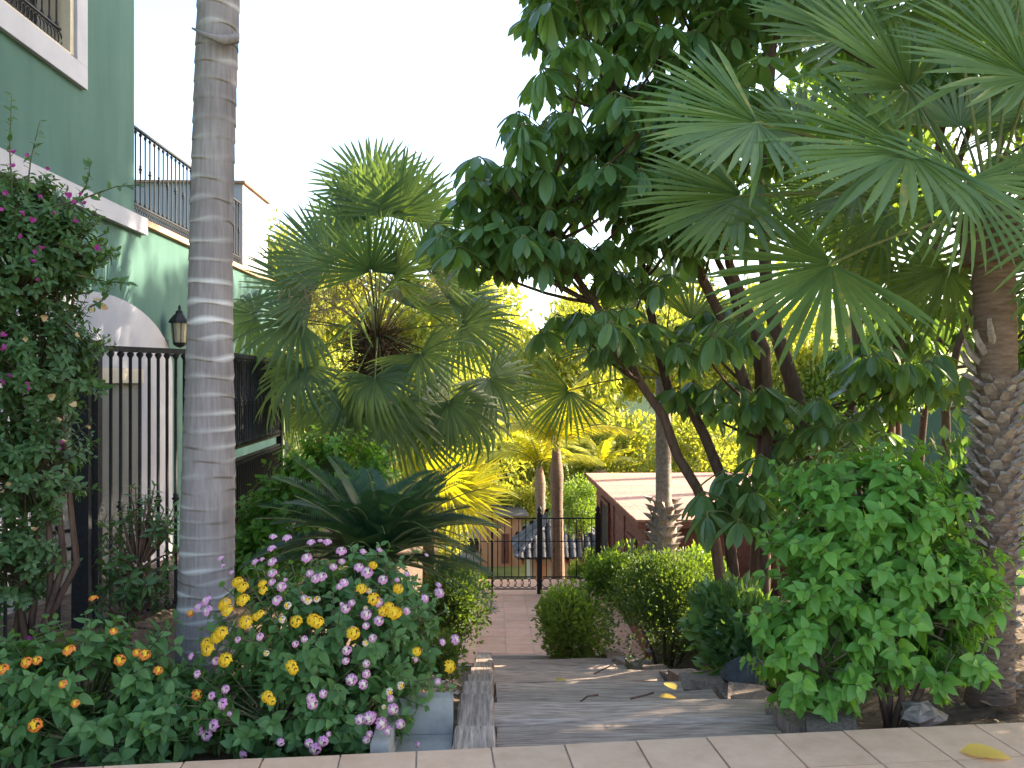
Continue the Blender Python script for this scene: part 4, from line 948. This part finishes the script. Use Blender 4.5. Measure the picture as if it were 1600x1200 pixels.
heads(lt, pk, lc - [0, .02, 0], lr * 1.06, [M['pinkfl'], M['cream'], M['twig']], .024); heads(lt, [(U(330, 690), U(870, 1160)) for _ in range(34)], lc - [0, .02, 0], lr * 1.05, [M['pinkfl'], M['cream'], M['twig']], .016); heads(lt, [(U(340, 680), U(900, 1120)) for _ in range(12)], lc - [0, .02, 0], lr * 1.05, [M['cream'], M['yelfl'], M['twig']], .016); heads(lt, yl, lc - [0, .03, 0], lr * 1.07, [M['yelfl'], M['yelfl'], M['twig']], .027)
# orange lantana
oc = P(130, 1095, 3.8); orr = np.array([.62, .42, .4]); b = gnd(130, 3.8)
ot = leafy('lantana', 'orange flowered lantana mound along the pavement under the iron gate', 'flower bush', b,
    [(oc, orr, 170, 12), (P(-20, 1080, 3.8), (.3, .35, .36), 60, 12), (P(260, 1110, 3.8), (.25, .3, .27), 50, 12), (P(150, 1150, 3.6), (.5, .2, .18), 50, 10)], LEAF_HEART, 'lantana', .088, droop=.35)
heads(ot, [(148, 945), (175, 995), (47, 1040), (62, 1036), (10, 1052), (188, 1035), (212, 1025), (225, 1030), (104, 1073), (120, 1105), (58, 1135), (245, 1055), (303, 1088), (112, 1025), (292, 965)], oc - [0, .03, 0], orr * 1.06, [M['orafl'], M['yelfl'], M['twig']], .025)
# bougainvillea
bb = P(20, 1000, 4.7); bb[2] = -.3
grp = [(P(50, 330, 4.6), (.3, .3, .22), 90, 12), (P(35, 420, 4.6), (.38, .4, .42), 190, 12), (P(60, 560, 4.6), (.38, .38, .4), 210, 12), (P(40, 720, 4.6), (.38, .38, .42), 190, 12), (P(10, 870, 4.6), (.34, .36, .35), 120, 12), (P(110, 380, 4.65), (.24, .25, .24), 90, 12), (P(-60, 520, 4.7), (.5, .4, .9), 90, 12)]
ex_i = []; ex_t = []
for path in ([(60, 330), (130, 310), (180, 292), (222, 288)], [(20, 320), (15, 230), (18, 150)], [(40, 320), (48, 250), (62, 190)], [(120, 430), (165, 440), (197, 442)], [(110, 330), (135, 290), (142, 255)], [(130, 600), (150, 605), (163, 610)], [(140, 480), (160, 470), (175, 440)], [(90, 380), (130, 395), (160, 385)]):
    pts = [P(x, y, 4.45) for x, y in path]; ex_t.append(pts); pa = np.array(pts)
    for k in range(20):
        q = (k + 1) / 20 * (len(path) - 1); p = np.array([np.interp(q, range(len(path)), pa[:, i]) for i in range(3)]); dv = nrm(rs.normal(size=3) + [0, -.3, 0])
        ex_i.append((p, frame(dv + nrm(pa[-1] - pa[0]) * .5, rs.normal(size=3) * .4 + [0, -.4, .8]), .06 * U(.6, 1.1), rs.randint(4)))
bg_ = leafy('bougainvillea', 'tall bougainvillea with magenta bracts climbing beside the iron fence', 'climbing plant', bb, grp, LEAF_OV, 'boug', .062, droop=.3, extra=(ex_i, ex_t))
m = MB()
for k in range(6): m.tube([bb + [U(-.1, .2), U(-.1, .1), 0], P(20 + 20 * k, 880, 4.65), P(20 + 15 * k, 650, 4.65), P(-10 + 25 * k, 450, 4.65)], [.022, .018, .012, .006], 6)
build('stem', m, M['bark'], bg_, True)
def bract(seed):
    r = np.random.RandomState(seed); mb = MB()
    for k in range(3):
        a = k * 2.1; d = np.array([math.cos(a), math.sin(a), .7]); v, t, i = xf(leaf_shape(.8, .4, -.15, 4, .45), frame(d, (-math.cos(a), -math.sin(a), 1.2)), np.zeros(3), 1.0); mb.add(v, t)
    return mb.arr()
BR = [bract(1)]; bmk = {k: mesh_np('flower', BR[0][0], BR[0][1], M[k], None, True) for k in ('magenta', 'drybract')}
def on_boug(px, py):
    return P(px, py, 4.2 + U(0, .12))
for key, lst in (('magenta', [(20, 240), (45, 243), (75, 262), (108, 305), (115, 318), (133, 320), (125, 300), (10, 300), (38, 330), (50, 345), (66, 305), (115, 347), (58, 395), (50, 410), (65, 390), (150, 388), (5, 525), (10, 545), (8, 595), (15, 590), (48, 607), (45, 597), (60, 435), (35, 370), (92, 700), (30, 1005), (48, 1000), (20, 262), (5, 330), (85, 330), (100, 690), (335, 928)]), ('drybract', [(150, 470), (160, 480), (142, 485), (70, 495), (118, 525), (40, 530), (80, 620), (97, 655), (140, 665), (100, 692), (15, 760), (55, 830), (5, 770), (115, 635)])):
    for px, py in lst:
        if px > 300: continue
        link('flower', bmk[key], bg_, mat4=m4(on_boug(px, py) - wpos(bg_), frame(rs.normal(size=3), np.array([0, -1, .3]) + rs.normal(size=3) * .5), .026 * U(.7, 1.25)))
# thin stemmed shrub beside the gate
b = gnd(225, 5.0)
leafy('sparse_shrub', 'sparse upright shrub with thin reddish stems in front of the gate', 'shrub', b, [(P(215, 860, 5.0), (.28, .22, .42), 55, 10), (P(200, 950, 5.0), (.25, .22, .3), 26, 8)], LEAF_LANCE, 'boug', .085, droop=.1, twr=(.008, .003), twmat='bark')
# light green shrub behind the cycad
b = gnd(500, 7.6)
leafy('light_green_shrub', 'light green bushy shrub between the fence and the sago palm', 'shrub', b, [(P(520, 745, 7.6), (.68, .45, .45), 150, 12), (P(430, 830, 7.5), (.5, .4, .55), 110, 12), (P(400, 900, 7.2), (.35, .3, .45), 50, 12)], LEAF_HEART, 'fig', .11, droop=.35)
# sago palm
def sago():
    c = P(590, 880, 6.2); t = thing('sago_palm', (c[0], c[1], ground(c[0], c[1])), 'dark green sago palm with stiff feather fronds behind the lantana', 'cycad')
    m = MB(); m.tube([(c[0], c[1], ground(c[0], c[1]) - .1), c], [.14, .15], 12); build('trunk', m, M['boot'], t)
    vs = [pinnate(20 + k, 62, 1, .006, .17, .45, .35 + .18 * k) for k in range(4)]; ms = [mesh_np('frond', v, tt_, [M['cycas'], M['petiole']], i, False) for v, tt_, i in vs]
    for k in range(84):
        a = k * 2.399; e = 1.08 - 1.2 * (k / 84) ** .8 + U(-.08, .08); d = np.array([math.cos(a) * math.cos(e), math.sin(a) * math.cos(e), math.sin(e)])
        link('frond', ms[k % 4], t, mat4=m4(c - wpos(t), frame(d, np.array([-math.cos(a) * math.sin(e), -math.sin(a) * math.sin(e), math.cos(e)]) + rs.normal(size=3) * .08), U(.85, 1.15)))
sago()
# fine leaved bushes
def fine_bush(name, label, px, py, d, rad, n, mat, ls, shell=.55, base_px=None, lumps=7):
    c = P(px, py, d); b = np.array([c[0], c[1], c[2] - rad[2]]); t = thing(name, b, label, 'bush'); items = []
    L_ = [(np.zeros(3), 1.0)] + [(nrm(rs.normal(size=3)) * .42, U(.5, .66)) for _ in range(lumps)]
    for i in range(n):
        o_, s = L_[rs.randint(len(L_))]; q = nrm(rs.normal(size=3)); rr = s * (shell + (1 - shell) * rs.rand() ** .5) * U(.95, 1.1)
        p = c + np.array(rad) * (o_ + q * rr)
        items.append((p, frame(q * .8 + rs.normal(size=3) * .45 + [0, 0, .35], rs.normal(size=3) + q), ls * U(.6, 1.3), rs.randint(4)))
    place(t, 'leaf', LEAF_Q, items, M[mat], 0, False)
    m = MB()
    for k in range(7): e = c + np.array(rad) * nrm(rs.normal(size=3) + [0, 0, .8]) * .7; m.tube([b + [0, 0, -.15], (b + e) / 2, e], [.02, .014, .006], 5)
    build('stem', m, M['bark'], t, True); return t
fine_bush('fine_leaved_bush', 'feathery dark green bush right of the steps below the shed', 1040, 960, 8.2, (.66, .6, .64), 15000, 'fine', .042)
fine_bush('clipped_hedge_bush', 'rounded clipped bush with sunlit top at the corner of the landing', 895, 972, 10.2, (.5, .52, .52), 9000, 'hedge', .06)
fine_bush('hedge_bush', 'sunlit leafy hedge in front of the red shed', 985, 905, 10.6, (.62, .5, .45), 7000, 'hedge', .075)
fine_bush('hedge_bush', 'glossy leafy bush at the foot of the stubby palm', 1090, 920, 9.4, (.45, .5, .5), 3500, 'hedge', .08)
fine_bush('fine_leaved_bush', 'airy fine leaved bush left of the landing beside the lantana', 710, 945, 8.2, (.38, .45, .52), 9000, 'fine', .045, shell=.3)
fine_bush('low_bush', 'small yellow-green bush at the lower left edge of the steps', 690, 1030, 6.4, (.2, .35, .22), 1600, 'fine', .045)
fine_bush('dark_bush', 'dark broad leaved bush between the umbrella tree stems', 1160, 990, 6.0, (.4, .4, .35), 1500, 'schef', .13)
fine_bush('dark_bush', 'shaded bush behind the right fan palm trunk', 1510, 800, 6.2, (.55, .4, .7), 2000, 'schef', .12)
t = thing('dried_plant', P(668, 1095, 4.2), 'clump of dried pinkish flowers beside the concrete drain block', 'plant'); it = []
for i in range(380): q = nrm(rs.normal(size=3) + [0, 0, .5]); it.append((P(668, 1090, 4.2) + q * np.array([.14, .12, .08]) * U(.5, 1.05), frame(q + rs.normal(size=3) * .4, rs.normal(size=3)), .035, rs.randint(4)))
M['dryfl'] = leaf_mat('dried_flower', (0.25, 0.18, 0.18), (0.5, 0.42, 0.42), rough=.9, trans=.15); place(t, 'leaf', LEAF_Q, it, M['dryfl'], 0, False)
# leaf litter
lo_ = []
for i in range(900):
    x, y = (U(1.6, 4.5), U(3.5, 8)) if rs.rand() < .7 else (U(-3, -.2), U(3.5, 8)); lo_.append((np.array([x, y, ground(x, y) + .03]), frame(rs.normal(size=3) * [1, 1, .2], (U(-.4, .4), U(-.4, .4), 1)), U(.04, .1), rs.randint(4)))
t = bpy.data.objects.new('tmp', None); V = []; T = []; n = 0
for p, R, s, k in lo_: v, tt_, i = LEAF_OV[k]; V.append((v * s) @ R.T + p); T.append(tt_ + n); n += len(v)
o = link('leaf_litter', mesh_np('leaf_litter', np.vstack(V), np.vstack(T), M['litter'], None, True)); tag(o, 'dry brown leaf litter scattered over the beds', 'litter', kind='stuff'); bpy.data.objects.remove(t)
for pts, lab in (([(985, 1092), (1010, 1086), (1022, 1082)], 'dark twig lying across a middle step near the uprights'), ([(905, 1098), (918, 1088), (935, 1086)], 'thin bent twig lying on the second step'), ([(928, 1053), (955, 1040)], 'long thin twig lying on the lower steps')):
    dd = 4.75 if pts[0][1] > 1060 else 6.6; m = MB(); m.tube([P(x, y, dd) + [0, 0, .0] for x, y in pts], .006, 5); tag(build('twig', m, M['bark']), lab, 'twig', 'fallen twigs')

# ------------------------------------------------------------------ palms behind the gate
QP = [pinnate(60 + k, 44, 1, .011, .26, .15, .9, .55) for k in range(3)]
qm = [mesh_np('frond', v, t_, [M['queen'], M['petiole']], i, False) for v, t_, i in QP]
def queen(px, ybase, ytop, d, label, L, n=16, r=.13):
    b = P(px, ybase, d); top = P(px - 3, ytop, d); t = thing('queen_palm', b, label, 'palm tree'); m = MB(); ss = np.linspace(0, 1, 24)
    m.tube([b + [0, 0, -.6]] + [b + (top - b) * s for s in ss], np.r_[r * 1.2, r * np.interp(ss, [0, .6, .8, 1], [1.1, .95, 1.15, .6]) * (1 + .04 * np.sin(ss * 75))], 12); build('trunk', m, M['palmtrunk'], t, True)
    for k in range(n):
        a = k * 2.399; e = 1.35 - 1.15 * k / n; d_ = np.array([math.cos(a) * math.cos(e), math.sin(a) * math.cos(e), math.sin(e)])
        link('frond', qm[k % 3], t, mat4=m4(top - b, frame(d_, (-math.cos(a) * math.sin(e), -math.sin(a) * math.sin(e), math.cos(e))), L * U(.85, 1.1)))
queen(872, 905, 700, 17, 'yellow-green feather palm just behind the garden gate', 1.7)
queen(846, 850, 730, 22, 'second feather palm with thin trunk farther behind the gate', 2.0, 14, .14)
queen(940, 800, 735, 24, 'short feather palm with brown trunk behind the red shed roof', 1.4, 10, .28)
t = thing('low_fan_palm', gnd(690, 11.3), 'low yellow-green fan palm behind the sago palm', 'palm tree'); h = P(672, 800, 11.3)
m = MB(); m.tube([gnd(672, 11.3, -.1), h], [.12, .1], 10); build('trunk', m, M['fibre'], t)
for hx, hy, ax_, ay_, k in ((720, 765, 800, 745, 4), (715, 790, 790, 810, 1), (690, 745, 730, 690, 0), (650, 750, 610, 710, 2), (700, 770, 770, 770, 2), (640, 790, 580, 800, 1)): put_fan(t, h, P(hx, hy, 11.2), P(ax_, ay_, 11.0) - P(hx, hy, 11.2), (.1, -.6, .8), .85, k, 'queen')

# ------------------------------------------------------------------ background trees
def crown_variant(seed, n, ls, blobs, flat=1.0):
    r = np.random.RandomState(seed); B_ = []
    for i in range(blobs):
        q = nrm(r.normal(size=3) + [0, 0, .15]); B_.append((q * r.uniform(.35, .72) * [1, 1, flat], r.uniform(.22, .42)))
    V = []; T = []; k = 0
    for i in range(n):
        c, s = B_[r.randint(blobs)]; q = nrm(r.normal(size=3)); p = c + q * s * (.55 + .5 * r.rand()) * np.array([1, 1, .8])
        R = frame(q + r.normal(size=3) * .6, r.normal(size=3) + q * .5); v, t, _ = LEAF_Q[r.randint(4)]
        V.append((v * ls * r.uniform(.6, 1.4)) @ R.T + p); T.append(t + k); k += 4
    V = np.vstack(V); V /= np.abs(V).max(); return V, np.vstack(T)
CR = [crown_variant(1, 9000, .075, 26), crown_variant(2, 9000, .07, 34), crown_variant(3, 8000, .08, 20, .7)]
crm = {}
def bg_tree(name, label, px, ytop, d, rw, rh, mat, k, zb=None, trunk_r=.18, group=None, pos=None):
    c = P(px, ytop, d) if pos is None else np.array(pos, float)
    c[2] -= rh if pos is None else 0
    zb = far_ground(c[0], c[1]) if zb is None else zb; b = np.array([c[0], c[1], zb]); t = thing(name, b, label, 'bush' if 'bush' in name else 'tree', group)
    if (mat, k) not in crm: crm[(mat, k)] = mesh_np('crown', CR[k][0], CR[k][1], M[mat])
    o = link('crown', crm[(mat, k)], t); o['kind'] = 'stuff'; R = rotz(U(0, 6.28)); mm = Matrix.Identity(4); sc = np.diag([rw, rw, rh]); A_ = sc @ R
    for i in range(3):
        for j in range(3): mm[i][j] = A_[i, j]
        mm[i][3] = (c - b)[i]
    o.matrix_basis = mm
    m = MB(); m.tube([b + [0, 0, -.3], (b + c) / 2 + [.1, 0, 0], c + [0, 0, rh * .2]], [trunk_r, trunk_r * .8, trunk_r * .4], 8)
    for q in range(5): e = c + np.array([U(-.5, .5) * rw, U(-.5, .5) * rw, U(-.1, .5) * rh]); m.tube([(b + c * 2) / 3, (b + c * 3) / 4 + (e - c) * .3, e], [trunk_r * .5, trunk_r * .35, trunk_r * .12], 6)
    build('trunk', m, M['barkgrey'], t, True)
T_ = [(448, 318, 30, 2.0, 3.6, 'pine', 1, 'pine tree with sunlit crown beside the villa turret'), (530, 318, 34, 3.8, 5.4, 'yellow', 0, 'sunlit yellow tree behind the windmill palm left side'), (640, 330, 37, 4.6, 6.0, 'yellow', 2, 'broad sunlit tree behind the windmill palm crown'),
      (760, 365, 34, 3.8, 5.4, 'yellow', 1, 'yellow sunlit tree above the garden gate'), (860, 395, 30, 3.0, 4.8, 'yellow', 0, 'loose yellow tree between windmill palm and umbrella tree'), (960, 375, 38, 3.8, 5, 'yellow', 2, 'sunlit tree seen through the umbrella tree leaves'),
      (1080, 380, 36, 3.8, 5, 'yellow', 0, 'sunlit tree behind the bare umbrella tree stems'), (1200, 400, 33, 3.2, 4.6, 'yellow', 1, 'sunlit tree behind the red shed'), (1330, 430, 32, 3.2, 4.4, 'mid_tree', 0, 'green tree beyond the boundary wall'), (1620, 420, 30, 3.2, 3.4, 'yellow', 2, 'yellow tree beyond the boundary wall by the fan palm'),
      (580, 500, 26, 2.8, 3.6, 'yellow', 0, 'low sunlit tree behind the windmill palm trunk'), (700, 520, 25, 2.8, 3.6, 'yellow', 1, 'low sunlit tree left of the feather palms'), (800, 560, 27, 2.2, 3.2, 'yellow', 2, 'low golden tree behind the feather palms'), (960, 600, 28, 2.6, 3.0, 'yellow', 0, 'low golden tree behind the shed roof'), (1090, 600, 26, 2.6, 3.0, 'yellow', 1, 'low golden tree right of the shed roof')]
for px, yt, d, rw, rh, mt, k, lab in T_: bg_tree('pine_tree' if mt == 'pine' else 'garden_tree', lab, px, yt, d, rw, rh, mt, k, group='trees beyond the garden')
for px, yt, d, rw, rh, mt, k, lab in [(905, 735, 19, .9, .9, 'mid_tree', 1, 'round green bush beyond the gate beside the shed'), (915, 840, 16.3, .45, .75, 'mid_tree', 0, 'green bush behind the fence panel near the shed'), (810, 720, 24, 1.2, 1.2, 'yellow', 2, 'golden bush above the pavilion roof'), (660, 720, 18, 1.3, 1.4, 'yellow', 0, 'golden bush behind the low fan palm'), (735, 735, 26, 1.4, 1.2, 'yellow', 1, 'golden bush above the orange house')]:
    bg_tree('garden_bush', lab, px, yt, d, rw, rh, mt, k, zb=-3.6 if d > 16 else TERR, trunk_r=.05, group='bushes beyond the gate')
bg_tree('added_shade_bush', 'unseen round bush added to shade the pavement right of the fan palm', 0, 0, 0, 1.2, 1.6, 'mid_tree', 0, zb=-.3, trunk_r=.06, pos=(5.3, 4.7, 1.5))  # unseen bush, added to keep sun off the pavement edge
# unseen trees added to the right of the frame to shade garden and villa
for pos, rw, rh, k, lab in [((8.6, 8.6, 8.2), 3.4, 5.2, 0, 'tall added shade tree beside the right fan palm'), ((7.6, 4.0, 6.8), 3.0, 5.0, 1, 'added shade tree next to the pavement on the right'), ((9.8, 13.0, 11.5), 3.7, 2.8, 2, 'tall bare-stemmed added shade tree behind the boundary wall'), ((8.0, 17.4, 6.2), 2.8, 3.6, 1, 'tall added shade tree behind the red shed'), ((5.9, 5.6, 3.6), 1.7, 2.4, 2, 'small dense added shade tree right of the fan palm'), ((6.9, 6.6, 4.6), 2.2, 3.2, 1, 'dense added shade tree behind the fan palm on the right'), ((11.6, 13.9, 7.3), 3.0, 2.1, 0, 'broad added shade tree far right of the boundary wall'), ((12.6, 13.4, 13.4), 3.4, 2.8, 1, 'very tall added shade tree beyond the boundary wall'), ((11.2, 16.2, 9.4), 2.8, 2.0, 0, 'high crowned added shade tree right of the red shed'), ((6.2, 2.6, 3.4), 2.1, 3.0, 0, 'rounded added shade tree beside the pavement')]:
    bg_tree('added_shade_tree', lab, 0, 0, 0, rw, rh, 'mid_tree', k, zb=-.4 if pos[1] < 10 else -2.4, trunk_r=.22, pos=pos)
